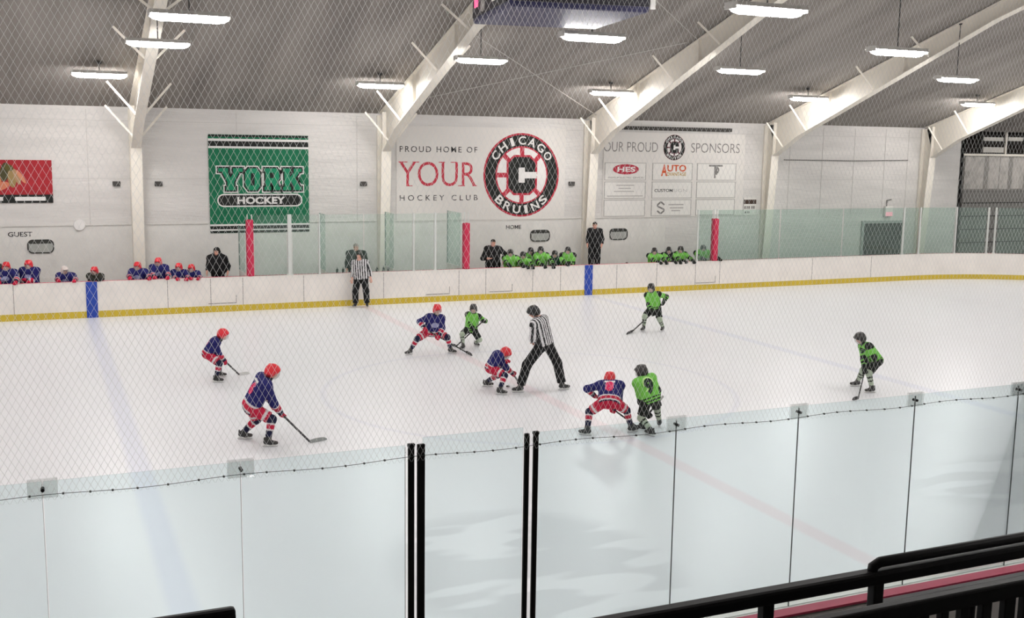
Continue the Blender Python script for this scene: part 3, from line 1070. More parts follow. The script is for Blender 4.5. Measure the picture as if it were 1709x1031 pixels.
t = thing('exit_lamp', 'small white box lamp with a pink lit face over the dark doorway', 'lamp', (24.6, W - .1, 2.5))
obj('case', MB().bevel_box((24.42, W - .14, 2.50), (24.84, W, 2.95), .02), PLATE, t)
obj('lit_face', MB().box((24.44, W - .15, 2.52), (24.82, W - .14, 2.70)), mat('pink_lit_face', (.8, .4, .45), .4, emit=(1, .35, .45), estr=.55), t)
obj('conduit', MB().tube([(24.55, W - .05, 2.95), (24.55, W - .05, 3.2), (24.8, W - .05, 3.25)], .025, 6), GREY_TEXT, t)
ROOT['o'] = np.zeros(3)
d1 = struct('door_1', MB().box((23.35, W - .03, -.05), (25.50, W + .02, 2.20)), mat('doorway_shade_panel', (.010, .014, .012), .9))  # near-black panel painted as the darkness of an open doorway
obj('door_frame', MB().ring([(23.23, -.05), (25.62, -.05), (25.62, 2.32), (23.23, 2.32)], [(23.35, -.04), (25.5, -.04), (25.5, 2.2), (23.35, 2.2)], 'y', W - .08, W + .02),
    mat('door_frame_grey', (.33, .35, .33), .5), d1)
obj('door_seat_rail', MB().box((23.5, W - .05, .55), (25.4, W - .03, .62)), WFR, d1)

# overhead door in the far right corner
YD = 38.25
DG = mat('overhead_door_grey', (.20, .195, .18), .5, noise=.12, nscale=1.2)
d2 = struct('door_2', MB().box((29.6, YD, -.05), (40, YD + .06, 3.62)), DG)
for k in range(6):
    z = .5 + k * .62
    obj('door_joint', MB().box((29.6, YD - .012, z), (40, YD, z + .06)), WFR, d2)
for k in range(3):
    obj('door_track', MB().box((29.42 + .16 * k * .8, YD - .12 + .03 * k, -.05), (29.46 + .16 * k * .8, YD - .04 + .03 * k, 5.4)), mat('track_steel', (.12, .11, .10), .5, metal=.5), d2)
ins = MB()
for k, (x0, x1) in enumerate(((29.75, 30.95), (31.2, 31.9), (31.95, 32.5), (32.75, 33.5), (33.6, 34.4), (34.5, 35.4))):
    ins.bevel_box((x0, YD - .05 - .02 * (k % 2), 3.66), (x1, YD + .02, 5.18), .05)
struct('trim_4', ins, mat('hung_insulation', (.55, .52, .48), .6, noise=.35, nscale=3, bump=.6, bscale=5))
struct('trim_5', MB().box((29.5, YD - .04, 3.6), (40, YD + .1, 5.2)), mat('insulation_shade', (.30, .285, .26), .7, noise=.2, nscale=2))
struct('trim_6', MB().box((29.4, YD - .15, 5.20), (40, YD + .1, 5.30)), WHITE_STEEL)
t = thing('storage_rack', 'rack of pale panels on the bar above the overhead door', 'rack', (32, YD + .2, 5.3))
for x0, x1, z0, z1 in ((30.9, 32.2, 5.36, 5.62), (30.9, 32.15, 5.90, 6.08), (32.45, 33.4, 5.92, 6.10)):
    obj('panel', MB().bevel_box((x0, YD + .05, z0), (x1, YD + .25, z1), .02), mat('pale_panel', (.50, .48, .44), .6), t)
for x in (30.8, 33.6):
    obj('upright', MB().box((x, YD + .05, 5.3), (x + .06, YD + .25, 6.4)), WFR, t)
obj('upright', MB().box((32.25, YD, 5.3), (32.33, YD + .1, 6.4)), WHITE_STEEL, t)['label'] = 'pale thin upright'
for z in (5.30, 5.84):
    obj('shelf', MB().box((30.8, YD + .05, z), (33.66, YD + .25, z + .05)), WFR, t)

# thin conduit and small dark brackets on the wall
single('wall_conduit', MB().tube([(18.9, W - .04, 4.93), (22.5, W - .05, 4.92), (25.6, W - .04, 4.97)], .022, 6), GREY_TEXT,
       'thin dark conduit along the wall between the fourth and fifth columns', 'pipe')
for x, lab in ((-7.45, 'small dark wall bracket left of the first column'), (-6.15, 'small dark wall bracket right of the first column'),
               (.78, 'small dark wall bracket left of the second column'), (9.0, 'small dark wall bracket left of the third column')):
    mb = MB().bevel_box((x - .12, W - .10, 3.86), (x + .12, W + .0, 4.02), .015)
    mb.box((x - .03, W - .14, 3.90), (x + .03, W - .1, 3.98))
    single('wall_bracket', mb, mat('bracket_dark', (.07, .065, .06), .6), lab, 'bracket', 'small dark brackets beside the columns')
single('round_vent', MB().tube([(-8.62, W - .08, 2.62), (-8.62, W - .005, 2.62)], [.17, .19], 16), WHITE_TEXT, 'small round white cover on the ledge right of the red banner', 'vent')

# ------------------------------------------------------------------ near glass
NY = 7.745
NGLASS = glass_mat('near_glass', (.925, .975, .98), .012, (.8, .85, .84), .55)
GAP = mat('pane_edge', (.06, .07, .065), .5)
CLIP = glass_mat('clear_clip', (.945, .95, .945), .03, (.5, .5, .5), .5)
SX = [-11.1, -9.81, -8.49, -7.21, -6.14, -4.805, -3.51, -2.14, -.79, .55, 1.9, 3.25, 4.6]
names = {0: 'clear near glass pane at the far left edge', 1: 'clear near glass pane between the two left clips',
         2: 'clear near glass pane left of the black gate posts', 4: 'clear near glass pane right of the black gate posts',
         5: 'second clear near glass pane right of the gate', 6: 'third clear near glass pane right of the gate',
         7: 'fourth clear near glass pane right of the gate, above the double rail', 8: 'clear near glass pane at the right edge of the picture'}
for k in range(len(SX) - 1):
    if k == 3:
        continue
    x0, x1 = SX[k], SX[k + 1]
    if k == 2:
        x1 -= .03
    if k == 4:
        x0 += .03
    t = thing('near_glass_barrier', names.get(k, 'clear near glass pane beyond the right edge of the picture'), 'glass', ((x0 + x1) / 2, NY, BH + .02),
              'tall glass panes on the near boards')
    obj('sheet', MB().box((x0 + .004, NY - .006, BH + .02), (x1 - .004, NY + .006, 3.0)), NGLASS, t)
    obj('edge_strip', MB().box((x1 - .004, NY - .005, BH + .02), (x1 + (.002 if k > 3 else -.002), NY + .005, 2.985)), GAP if k > 3 else PALE_TEXT, t)
for x, lab in ((-9.81, 'square clear clip on the glass top at the far left'), (-8.49, 'square clear clip on the glass top left of the gate'),
               (-4.805, 'square clear clip on the glass top right of the gate'), (-3.51, 'square clear clip on the glass top, second right of the gate'),
               (-2.14, 'square clear clip on the glass top, third right of the gate'), (-.79, 'square clear clip on the glass top at the right edge')):
    t = thing('glass_clip', lab, 'clip', (x, NY, 2.9), 'square clips on the near glass seams')
    for s in (-1, 1):
        obj('clip_plate', MB().bevel_box((x - .095, NY + s * .011 - .003, 2.885), (x + .095, NY + s * .011 + .003, 3.02), .012), CLIP, t)
    obj('bolt', MB().tube([(x, NY - .03, 2.945), (x, NY + .03, 2.945)], .013, 8), BLACK_METAL, t)


def gate():
    t = thing('glass_gate', 'glass gate between two thick black posts in the near boards', 'gate', (-6.66, NY, BH))
    obj('sheet', MB().box((-7.10, NY - .006, BH + .02), (-6.25, NY + .006, 3.05)), NGLASS, t)
    for x, wd in ((-7.115, .062), (-6.215, .042)):
        obj('gate_post', MB().bevel_box((x - wd / 2, NY - .016, BH + .025), (x + wd / 2, NY + .016, 3.0), .008), BLACK_METAL, t)


gate()
for x, lab, wd in ((-7.195, 'slim black post standing left of the glass gate', .05), (-6.135, 'slim black post standing right of the glass gate', .045)):
    t = thing('black_post', lab, 'post', (x, NY, BH), 'black posts flanking the glass gate')
    obj('upright', MB().bevel_box((x - wd / 2, NY - .014, BH + .025), (x + wd / 2, NY + .014, 3.0), .008), BLACK_METAL, t)
    obj('post_cap', MB().bevel_box((x - wd / 2 - .003, NY - .018, 2.985), (x + wd / 2 + .003, NY + .018, 3.01), .005), BLACK_METAL, t)

# ------------------------------------------------------------------ safety net
NETM = bpy.data.materials.new('white_net_cord')
NETM.use_nodes = True
_nt = NETM.node_tree
_df, _tl, _ms = (_nt.nodes.new(k) for k in ('ShaderNodeBsdfDiffuse', 'ShaderNodeBsdfTranslucent', 'ShaderNodeMixShader'))
_df.inputs[0].default_value = _tl.inputs[0].default_value = (.95, .95, .94, 1)
_ms.inputs[0].default_value = .5
_nt.links.new(_df.outputs[0], _ms.inputs[1])
_nt.links.new(_tl.outputs[0], _ms.inputs[2])
_tp, _m2 = _nt.nodes.new('ShaderNodeBsdfTransparent'), _nt.nodes.new('ShaderNodeMixShader')
_m2.inputs[0].default_value = .3
_nt.links.new(_ms.outputs[0], _m2.inputs[1])
_nt.links.new(_tp.outputs[0], _m2.inputs[2])
_nt.links.new(_m2.outputs[0], _nt.nodes['Material Output'].inputs[0])


def net():
    x0, x1, z0, z1, y = -12.5, 7.0, 2.88, 9.0, NY - .05
    dx, dz, r = .046, .084, .0010
    mb = MB()
    slope = dz / dx
    H = z1 - z0
    run = H / slope
    n = int((x1 - x0 + run) / dx)
    vs, fs = [], []
    for s in (1, -1):
        for k in range(n):
            bx = x0 - (run if s > 0 else 0) + k * dx
            a, b = np.array([bx, y, z0]), np.array([bx + s * run, y, z1])
            if s < 0:
                a, b = np.array([bx, y, z0]), np.array([bx - run, y, z1])
            # clip to the side edges
            t0, t1 = 0., 1.
            for lim, sg in ((x0, 1), (x1, -1)):
                fa, fb = (a[0] - lim) * sg, (b[0] - lim) * sg
                if fa < 0 and fb < 0:
                    t0, t1 = 1, 0
                    break
                if fa < 0:
                    t0 = max(t0, fa / (fa - fb))
                if fb < 0:
                    t1 = min(t1, fa / (fa - fb))
            if t1 - t0 < 1e-3:
                continue
            p, q = a + (b - a) * t0, a + (b - a) * t1
            o = len(vs)
            for c in (p, q):
                vs += [(c[0] - r, y, c[2]), (c[0], y - r, c[2]), (c[0] + r, y, c[2]), (c[0], y + r, c[2])]
            fs += [(o + i, o + (i + 1) % 4, o + 4 + (i + 1) % 4, o + 4 + i) for i in range(4)]
    mb.add(vs, fs)
    o = obj('safety_net', mb, NETM, None, (x0, y, z0))
    tag(o, 'white diamond mesh safety net hanging above the near glass', 'net', kind='stuff')
    sag = lambda x: 2.925 - .02 * math.sin((x + 8.49) / 1.34 * math.pi) ** 2
    xs = np.linspace(-12.5, 7, 160)
    t = thing('net_cable', 'thin dark knotted cable along the bottom of the net', 'cable', (-3, y - .01, 2.9))
    obj('wire', MB().tube([(x, y - .012, sag(x)) for x in xs], .0022, 5), GAP, t)
    kn = MB()
    for x in np.arange(-10.6, .6, .178):
        x += .03 * math.sin(x * 7)
        obj('knot', MB().bevel_box((x - .007, y - .022, sag(x) - .007), (x + .007, y - .004, sag(x) + .007), .003), GAP, t)
    single('net_support_cable', MB().tube([(-12.5, y, 9.0), (7, y, 9.0)], .01, 6), GAP, 'steel cable carrying the top of the safety net', 'cable')


net()

# ------------------------------------------------------------------ rails of the stand
STEELB = mat('black_rail_paint', (.007, .007, .008), .5, noise=.3, nscale=25, spec=.22)


def rails():
    y = 4.5
    t = thing('stand_railing', 'black handrail with a doubled upper bar along the front of the stand', 'railing', (-5.5, y, 1.9))
    obj('top_rail', MB().bevel_box((-8.3, y - .045, 2.885), (-2.0, y + .045, 2.965), .02), STEELB, t)
    obj('cap_bar', MB().tube([(-5.55, y, 2.94), (-5.545, y, 2.985), (-5.50, y, 3.005), (-2.0, y, 3.005)], .03, 10), STEELB, t, smooth=True)
    for x in (-8.2, -6.265, -5.515, -4.2, -3.0):
        obj('railing_post', MB().bevel_box((x - .035, y - .03, 1.90), (x + .035, y + .03, 2.90), .008), STEELB, t)
    obj('lower_rail', MB().bevel_box((-5.5, y - .03, 2.72), (-2.0, y + .03, 2.77), .01), STEELB, t)
    y = 3.6
    t = thing('lower_railing', 'black balustrade with upright bars in the bottom right corner', 'railing', (-5.5, y, 1.9))
    obj('top_rail', MB().bevel_box((-7.9, y - .03, 3.165), (-3.5, y + .03, 3.25), .012), STEELB, t)
    obj('bottom_rail', MB().bevel_box((-7.9, y - .03, 2.15), (-3.5, y + .03, 2.20), .012), STEELB, t)
    xs = [-6.62, -6.50, -6.40, -6.24, -6.155, -6.07, -5.944, -5.82, -5.768, -5.68, -5.53, -5.41, -5.30, -5.17, -5.05, -4.93, -4.8]
    ws = [.06, .05, .04, .06, .035, .055, .045, .05, .022, .06, .07, .06, .05, .05, .05, .05, .05]
    for x, wd in zip(xs, ws):
        obj('baluster', MB().bevel_box((x - wd / 2, y - .02, 2.18), (x + wd / 2, y + .02, 3.18), .006), STEELB, t)
    y = 5.27
    t = thing('left_handrail', 'black square handrail end with rounded corner at the bottom left', 'railing', (-9.2, y, 1.9))
    obj('top_rail', MB().bevel_box((-10.6, y - .03, 2.925), (-8.93, y + .03, 2.985), .02), STEELB, t)
    obj('railing_post', MB().bevel_box((-8.99, y - .028, 1.90), (-8.93, y + .028, 2.96), .015), STEELB, t)
    obj('railing_post', MB().bevel_box((-10.6, y - .028, 1.90), (-10.54, y + .028, 2.96), .015), STEELB, t)
    t = thing('stand_platform', 'dark platform of the stand under the black railings', 'platform', (-4, 1, 1.8))
    obj('deck', MB().box((-13, -4.9, 1.76), (8, 5.4, 1.90)), MATS['rubber_floor'], t)
    for x in (-12.5, -6, 0, 7):
        obj('support_leg', MB().box((x - .1, 4.9, -.09), (x + .1, 5.1, 1.76)), STEELB, t)


rails()

# ------------------------------------------------------------------ soft solid modelling: rounded limbs grown into one surface
def cap_(a, b, ra, rb=None, col=None, k=.03, flat=0):
    return dict(t='c', a=np.array(a, float), b=np.array(b, float), ra=ra, rb=ra if rb is None else rb, col=col, k=k, flat=flat)


def ell(c, axes, r, col=None, k=.02, op='+'):
    return dict(t='e', c=np.array(c, float), M=np.array(axes, float), r=np.array(r, float), col=col, k=k, op=op)


def prim_d(p, P):
    if p['t'] == 'c':
        ba = p['b'] - p['a']
        L2 = ba @ ba + 1e-12
        tu = ((P - p['a']) @ ba) / L2
        t = np.clip(tu, 0, 1)
        d = np.linalg.norm(P - p['a'] - t[..., None] * ba, axis=-1) - (p['ra'] + (p['rb'] - p['ra']) * t)
        if p['flat']:
            L = math.sqrt(L2)
            if p['flat'] in (1, 3):
                d = np.maximum(d, -tu * L)
            if p['flat'] in (2, 3):
                d = np.maximum(d, (tu - 1) * L)
        return d, tu
    q = (P - p['c']) @ p['M'].T
    k0 = np.linalg.norm(q / p['r'], axis=-1)
    k1 = np.linalg.norm(q / p['r'] ** 2, axis=-1) + 1e-9
    return k0 * (k0 - 1) / k1, np.zeros(k0.shape)


def solid(name, prims, m_, parent=None, res=.018, origin=None, default=(.5, .5, .5)):
    """mesh the union of the limbs as one closed surface (surface nets) and dye it limb by limb"""
    lo, hi = [], []
    for p in prims:
        if p.get('op') == '-':
            continue
        if p['t'] == 'c':
            r = max(p['ra'], p['rb'])
            lo += [np.minimum(p['a'], p['b']) - r]
            hi += [np.maximum(p['a'], p['b']) + r]
        else:
            r = max(p['r'])
            lo += [p['c'] - r]
            hi += [p['c'] + r]
    lo, hi = np.min(lo, 0) - 2.5 * res, np.max(hi, 0) + 2.5 * res
    n = np.ceil((hi - lo) / res).astype(int) + 1
    Dg = np.full(n, .5)
    for p in prims:
        if p['t'] == 'c':
            r = max(p['ra'], p['rb']) + .05
            a, b = np.minimum(p['a'], p['b']) - r, np.maximum(p['a'], p['b']) + r
        else:
            r = max(p['r']) + .05
            a, b = p['c'] - r, p['c'] + r
        i0 = np.maximum(((a - lo) / res).astype(int), 0)
        i1 = np.minimum(((b - lo) / res).astype(int) + 2, n)
        if np.any(i1 <= i0):
            continue
        g = np.stack(np.meshgrid(*[lo[k] + res * np.arange(i0[k], i1[k]) for k in range(3)], indexing='ij'), -1)
        d, _ = prim_d(p, g)
        sl = tuple(slice(i0[k], i1[k]) for k in range(3))
        if p.get('op') == '-':
            Dg[sl] = np.maximum(Dg[sl], -d)
        else:
            k = p['k']
            h = np.maximum(k - np.abs(Dg[sl] - d), 0) / k
            Dg[sl] = np.minimum(Dg[sl], d) - h * h * k * .25
    S = Dg < 0
    c = n - 1
    cnt = np.zeros(c, int)
    corners = [(i, j, k) for i in (0, 1) for j in (0, 1) for k in (0, 1)]
    sub = lambda A, o: A[o[0]:o[0] + c[0], o[1]:o[1] + c[1], o[2]:o[2] + c[2]]
    for o in corners:
        cnt += sub(S, o)
    act = (cnt > 0) & (cnt < 8)
    idx = np.full(c, -1)
    ids = np.argwhere(act)
    idx[act] = np.arange(len(ids))
    pos, num = np.zeros((len(ids), 3)), np.zeros(len(ids))
    for o in corners:
        for ax in range(3):
            if o[ax]:
                continue
            o2 = list(o)
            o2[ax] = 1
            A, B = sub(Dg, o)[act], sub(Dg, tuple(o2))[act]
            cr = (A < 0) != (B < 0)
            t = np.where(cr, A / np.where(A - B == 0, 1, A - B), 0)
            q = np.tile(np.array(o, float), (len(ids), 1))
            q[:, ax] += t
            pos += np.where(cr[:, None], q, 0)
            num += cr
    V = lo + res * (ids + pos / num[:, None])
    F = []
    for ax in range(3):
        s0 = [slice(1, -1)] * 3
        s0[ax] = slice(0, -1)
        s1 = [slice(1, -1)] * 3
        s1[ax] = slice(1, None)
        A, B = S[tuple(s0)], S[tuple(s1)]
        for (mask, flip) in ((A & ~B, False), (~A & B, True)):
            e = np.argwhere(mask)
            if not len(e):
                continue
            base = e + 1
            base[:, ax] -= 1
            u, v = [(1, 2), (2, 0), (0, 1)][ax]
            q = []
            for du, dv in ((-1, -1), (0, -1), (0, 0), (-1, 0)):
                w_ = base.copy()
                w_[:, u] += du
                w_[:, v] += dv
                q.append(idx[w_[:, 0], w_[:, 1], w_[:, 2]])
            q = np.stack(q, 1)
            F.append(q[:, ::-1] if flip else q)
    F = np.concatenate(F)
    F = F[(F >= 0).all(1)]
    # colours: every vertex takes the dye of its nearest limb
    best, C = np.full(len(V), 9.), np.tile(np.array(default, float), (len(V), 1))
    for p in prims:
        if p.get('col') is None:
            continue
        d, t = prim_d(p, V)
        mk = d < best
        best = np.where(mk, d, best)
        cl_ = p['col']
        if callable(cl_):
            cc_ = cl_(V, t)
        elif isinstance(cl_, list):
            cc_ = np.zeros((len(V), 3))
            prev = -9.
            for te, rgb in cl_:
                cc_[(t >= prev) & (t < te)] = rgb
                prev = te
            cc_[t >= prev] = cl_[-1][1]
        else:
            cc_ = np.tile(np.array(cl_, float), (len(V), 1))
        C[mk] = cc_[mk]
    return link_mesh(name, V, F.tolist(), m_, parent, origin, True, None, C)


# ------------------------------------------------------------------ dyes
NAVY, BLUEJ = lin((30, 32, 62)), lin((38, 38, 104))
REDJ, HRED, WHT = lin((196, 34, 66)), lin((222, 36, 50)), lin((226, 222, 224))
LIME, BLK, DGRN = lin((124, 202, 84)), lin((32, 36, 33)), lin((26, 60, 44))
PALEG, GREY, SKINC = lin((176, 190, 168)), lin((120, 116, 116)), lin((222, 168, 148))
BLUE_T = dict(torso=[(.80, BLUEJ), (.88, WHT), (1.08, REDJ), (1.16, WHT), (1.24, NAVY), (3, REDJ)], yoke=BLUEJ, sleeve=[(2, BLUEJ)],
              fore=[(.22, BLUEJ), (.34, WHT), (.74, REDJ), (.88, WHT), (2, NAVY)], pants=[(.70, REDJ), (.84, WHT), (2, REDJ)], hip=REDJ,
              sock=[(.22, NAVY), (.32, WHT), (.60, REDJ), (.70, WHT), (2, NAVY)], helmet=HRED, glove=REDJ, cuff=NAVY)
GREEN_T = dict(torso=[(.86, LIME), (.94, BLK), (1.03, LIME), (1.12, BLK), (1.20, LIME), (3, BLK)], yoke=BLK, sleeve=[(.72, LIME), (2, BLK)],
               fore=[(.12, BLK), (.30, LIME), (.55, BLK), (.66, LIME), (2, BLK)], pants=BLK, hip=BLK,
               sock=[(.30, PALEG), (.44, BLK), (.62, PALEG), (.74, BLK), (2, PALEG)], helmet=lin((38, 36, 34)), glove=BLK, cuff=BLK)
GREEN_BACK = dict(GREEN_T, yoke=LIME)


def unit(v):
    return np.asarray(v, float) / (np.linalg.norm(v) + 1e-12)


def ik(a, b, l1, l2, pole):
    d = b - a
    L = np.linalg.norm(d)
    if L > .985 * (l1 + l2):
        f = L / (.985 * (l1 + l2))
        l1, l2 = l1 * f, l2 * f
    L = max(L, 1e-3)
    x = (l1 * l1 - l2 * l2 + L * L) / (2 * L)
    h = math.sqrt(max(l1 * l1 - x * x, 0))
    u = d / L
    p = np.asarray(pole, float) - u * (np.asarray(pole, float) @ u)
    return a + u * x + unit(p) * h


def heading(deg):
    a = math.radians(deg)
    f = math.cos(a) * FH + math.sin(a) * RH
    return f, np.cross(UP, f)


def decal(name, geo, base, axis_u, axis_v, look, size, target, m_, parent, lift=.006):
    """print flat shapes onto a garment: each corner is dropped onto the cloth along the line of view"""
    vs, fs = geo
    bm = bmesh.new()
    bv = [bm.verts.new((x, y, 0)) for x, y in vs]
    for f in fs:
        try:
            bm.faces.new([bv[i] for i in f])
        except ValueError:
            pass
    for ax in (0, 1):
        for k in range(1, 10):
            co, no = [0, 0, 0], [0, 0, 0]
            co[ax], no[ax] = k / 10, 1
            bmesh.ops.bisect_plane(bm, geom=bm.verts[:] + bm.edges[:] + bm.faces[:], plane_co=co, plane_no=no, dist=1e-5)
    me = target.data
    bvh = BVHTree.FromPolygons([v.co[:] for v in me.vertices], [p.vertices[:] for p in me.polygons])
    off = Vector(ROOT['o'])
    bm.verts.index_update()
    out = []
    ok = set()
    for v in bm.verts:
        P = Vector(base) + Vector(axis_u) * ((v.co.x - .5) * size[0]) + Vector(axis_v) * ((v.co.y - .5) * size[1]) - off
        hit = bvh.ray_cast(P, Vector(look), .9)
        if hit[0] is not None:
            ok.add(v.index)
            out.append(hit[0] - Vector(look) * lift + off)
        else:
            out.append(P + off)
    faces = [[v.index for v in f.verts] for f in bm.faces if all(v.index in ok for v in f.verts)]
    bm.free()
    if faces:
        return link_mesh(name, [tuple(v) for v in out], faces, m_, parent)


def quad_geo():
    return [(0, 0), (1, 0), (1, 1), (0, 1)], [(0, 1, 2, 3)]


def disc_geo(n=20):
    return [(.5 + .5 * math.cos(2 * math.pi * i / n), .5 + .5 * math.sin(2 * math.pi * i / n)) for i in range(n)], [tuple(range(n))]


def head_prims(c, f, l, u, s=1.0, skin=SKINC, hair=None, nkcol=None):
    """skull, jaw, nose, ears, dark eyes and lips; c is the centre of the head"""
    ax = np.stack([f, l, u])
    def face(V, t):
        q = (V - c) @ ax.T / s
        col = np.tile(np.array(skin), (len(V), 1))
        for sg in (-1, 1):
            e = (np.abs(q[:, 1] - sg * .033) < .015) & (np.abs(q[:, 2] - .012) < .009) & (q[:, 0] > .05)
            col[e] = (.05, .03, .025)
            b = (np.abs(q[:, 1] - sg * .033) < .022) & (np.abs(q[:, 2] - .034) < .008) & (q[:, 0] > .05)
            col[b] = (.10, .06, .04)
        col[(np.abs(q[:, 1]) < .024) & (np.abs(q[:, 2] + .062) < .007) & (q[:, 0] > .05)] = (.42, .12, .12)
        if hair is not None:
            col[(q[:, 2] > .055) | ((q[:, 0] < -.02) & (q[:, 2] > -.03))] = hair
        return col
    P = lambda a, b, d: c + (f * a + l * b + u * d) * s
    return [ell(P(-.005, 0, .03), ax, np.array((.095, .076, .088)) * s, face, .03),
            ell(P(.022, 0, -.045), ax, np.array((.066, .056, .066)) * s, face, .04),
            cap_(P(.088, 0, .012), P(.104, 0, -.022), .009 * s, .014 * s, skin, .012),
            ell(P(-.005, .078, -.005), ax, np.array((.022, .010, .032)) * s, skin, .008),
            ell(P(-.005, -.078, -.005), ax, np.array((.022, .010, .032)) * s, skin, .008),
            cap_(P(-.02, 0, -.06), P(-.035, 0, -.14), .052 * s, .058 * s, nkcol or skin, .03)]


def helmet(t, c, f, l, u, col, s=1.0, cage=True, cagecol=None, res=.012):
    ax = np.stack([f, l, u])
    P = lambda a, b, d: c + (f * a + l * b + u * d) * s
    rim = lambda V, t_: np.where((((V - c) @ u) / s < -.045)[:, None], np.array(col) * .45, np.array(col))
    pr = [ell(P(-.012, 0, .035), ax, np.array((.138, .112, .122)) * s, rim, .02),
          ell(P(-.06, 0, -.02), ax, np.array((.095, .108, .10)) * s, rim, .03),
          cap_(P(.02, .05, .125), P(-.09, .05, .115), .022 * s, .022 * s, col, .02),
          cap_(P(.02, -.05, .125), P(-.09, -.05, .115), .022 * s, .022 * s, col, .02),
          cap_(P(.105, -.055, .065), P(.105, .055, .065), .02 * s, .02 * s, col, .02),
          cap_(P(.0, .108, -.03), P(-.01, .10, -.075), .02 * s, .018 * s, col, .02),
          cap_(P(.0, -.108, -.03), P(-.01, -.10, -.075), .02 * s, .018 * s, col, .02),
          dict(ell(P(.12, 0, -.06), ax, np.array((.125, .088, .098)) * s), op='-')]
    h = solid('helmet', pr, ATTR_HARD, t, res)
    obj('visor_edge', MB().tube([P(.112, y, .045) for y in (-.075,)] + [P(.128 - abs(y) * .25, y, .042) for y in (-.05, -.02, .02, .05)] +
                                [P(.112, .075, .045)], .006 * s, 6), BLACK_METAL, h)
    if cage:
        mb = MB()
        def Q(th, ph):
            return P(-.005 + .132 * math.cos(ph) * math.cos(th), .104 * math.sin(th) * math.cos(ph), -.02 + .115 * math.sin(ph))
        for th in (-66, -44, -22, 0, 22, 44, 66):
            mb.tube([Q(math.radians(th), math.radians(p)) for p in (24, 4, -18, -40, -58)], .0032 * s, 5)
        for ph in (24, 8, -10, -28, -44, -58):
            mb.tube([Q(math.radians(a), math.radians(ph)) for a in range(-70, 71, 20)], .0032 * s, 5)
        obj('face_cage', mb, mat('cage_wire', cagecol or (.55, .55, .55), .4, metal=.4), h)
    return h


def glove(t, wrist, hand, grip, col, cuff, s=1.0):
    u = unit(hand - wrist)
    g = grip - u * (grip @ u)
    g = unit(g) if np.linalg.norm(g) > 1e-3 else unit(np.cross(u, UP))
    n = np.cross(u, g)
    k = s
    pr = [cap_(wrist - u * .075 * k, wrist + u * .01 * k, .060 * k, .050 * k, cuff, .02, 1),
          cap_(wrist, hand + u * .01 * k, .046 * k, .048 * k, col, .025),
          ell(hand + n * .012 * k, np.stack([u, g, n]), np.array((.065, .056, .034)) * k, col, .02)]
    for i, (o, ln) in enumerate(((-.042, .052), (-.014, .062), (.014, .060), (.042, .048))):
        kn = hand + u * .048 * k + g * o * k + n * .012 * k
        m1 = kn + u * ln * .6 * k - n * .018 * k
        pr += [cap_(kn, m1, .017 * k, .016 * k, col, .008), cap_(m1, m1 - n * .036 * k - u * .018 * k, .016 * k, .014 * k, col, .008)]
    th = hand - g * .052 * k + u * .0 * k
    pr += [cap_(th, th + (u * .05 - g * .012 - n * .02) * k, .019 * k, .017 * k, col, .01),
           cap_(th + (u * .05 - g * .012 - n * .02) * k, th + (u * .062 + g * .015 - n * .04) * k, .017 * k, .014 * k, col, .008)]
    return solid('glove', pr, ATTR, t, .0115)


def skate(t, sole, f, lat, shaft, s=1.0, col=(.022, .022, .022), boot_white=False):
    """sole: point on the ice under the ankle; f: direction of the toe; shaft: unit direction up the shin"""
    z = UP
    P = lambda a, b, d: sole + f * a * s + lat * b * s + z * d * s
    an = P(0, 0, .125)
    tongue = lin((92, 88, 84))
    pr = [cap_(an + shaft * .15 * s, an, .050 * s, .050 * s, col, .02, 1), cap_(P(-.035, 0, .092), P(.05, 0, .088), .040 * s, .042 * s, col, .03),
          cap_(P(.05, 0, .088), P(.155, 0, .080), .043 * s, .034 * s, lambda V, t_: np.where((t_ > .62)[:, None], np.array(lin((58, 56, 54))), np.array(col)), .03),
          cap_(an + f * .035 * s + shaft * .02, an + f * .03 * s + shaft * .19 * s, .030 * s, .026 * s, tongue, .015),
          cap_(P(-.055, 0, .1), P(-.06, 0, .18), .022 * s, .014 * s, col, .02)]
    b = solid('skate', pr, ATTR_HARD, t, .012)
    mb = MB()
    for a0, a1 in ((-.075, -.005), (.075, .155)):
        q = [P(a0, sy * .018, .055) for sy in (-1, 1)] + [P(a1, sy * .018, .055) for sy in (1, -1)]
        q2 = [P(a0 + .015, sy * .008, .022) for sy in (-1, 1)] + [P(a1 - .015, sy * .008, .022) for sy in (1, -1)]
        mb.add(q + q2, [(0, 1, 2, 3), (7, 6, 5, 4), (0, 4, 5, 1), (1, 5, 6, 2), (2, 6, 7, 3), (3, 7, 4, 0)])
    q = [P(-.095, -.006, .034), P(.175, -.006, .034), P(.175, .006, .034), P(-.095, .006, .034),
         P(-.085, -.006, .018), P(.165, -.006, .018), P(.165, .006, .018), P(-.085, .006, .018)]
    mb.add(q, [(0, 1, 2, 3), (7, 6, 5, 4), (0, 4, 5, 1), (1, 5, 6, 2), (2, 6, 7, 3), (3, 7, 4, 0)])
    obj('blade_holder', mb, mat('white_skate_plastic', (.70, .70, .68), .4), b)
    prof = [(-.10, .022), (-.085, .004), (-.05, 0), (.12, 0), (.165, .006), (.185, .026)]
    vs = [P(a, sy * .002, d) for sy in (-1, 1) for a, d in prof]
    nn = len(prof)
    mb = MB().add(vs, [tuple(range(nn)), tuple(range(2 * nn - 1, nn - 1, -1))] + [(i, i + nn, (i + 1) % nn + nn, (i + 1) % nn) for i in range(nn)])
    obj('blade', mb, mat('skate_steel', (.6, .6, .62), .25, metal=.9), b)
    return b


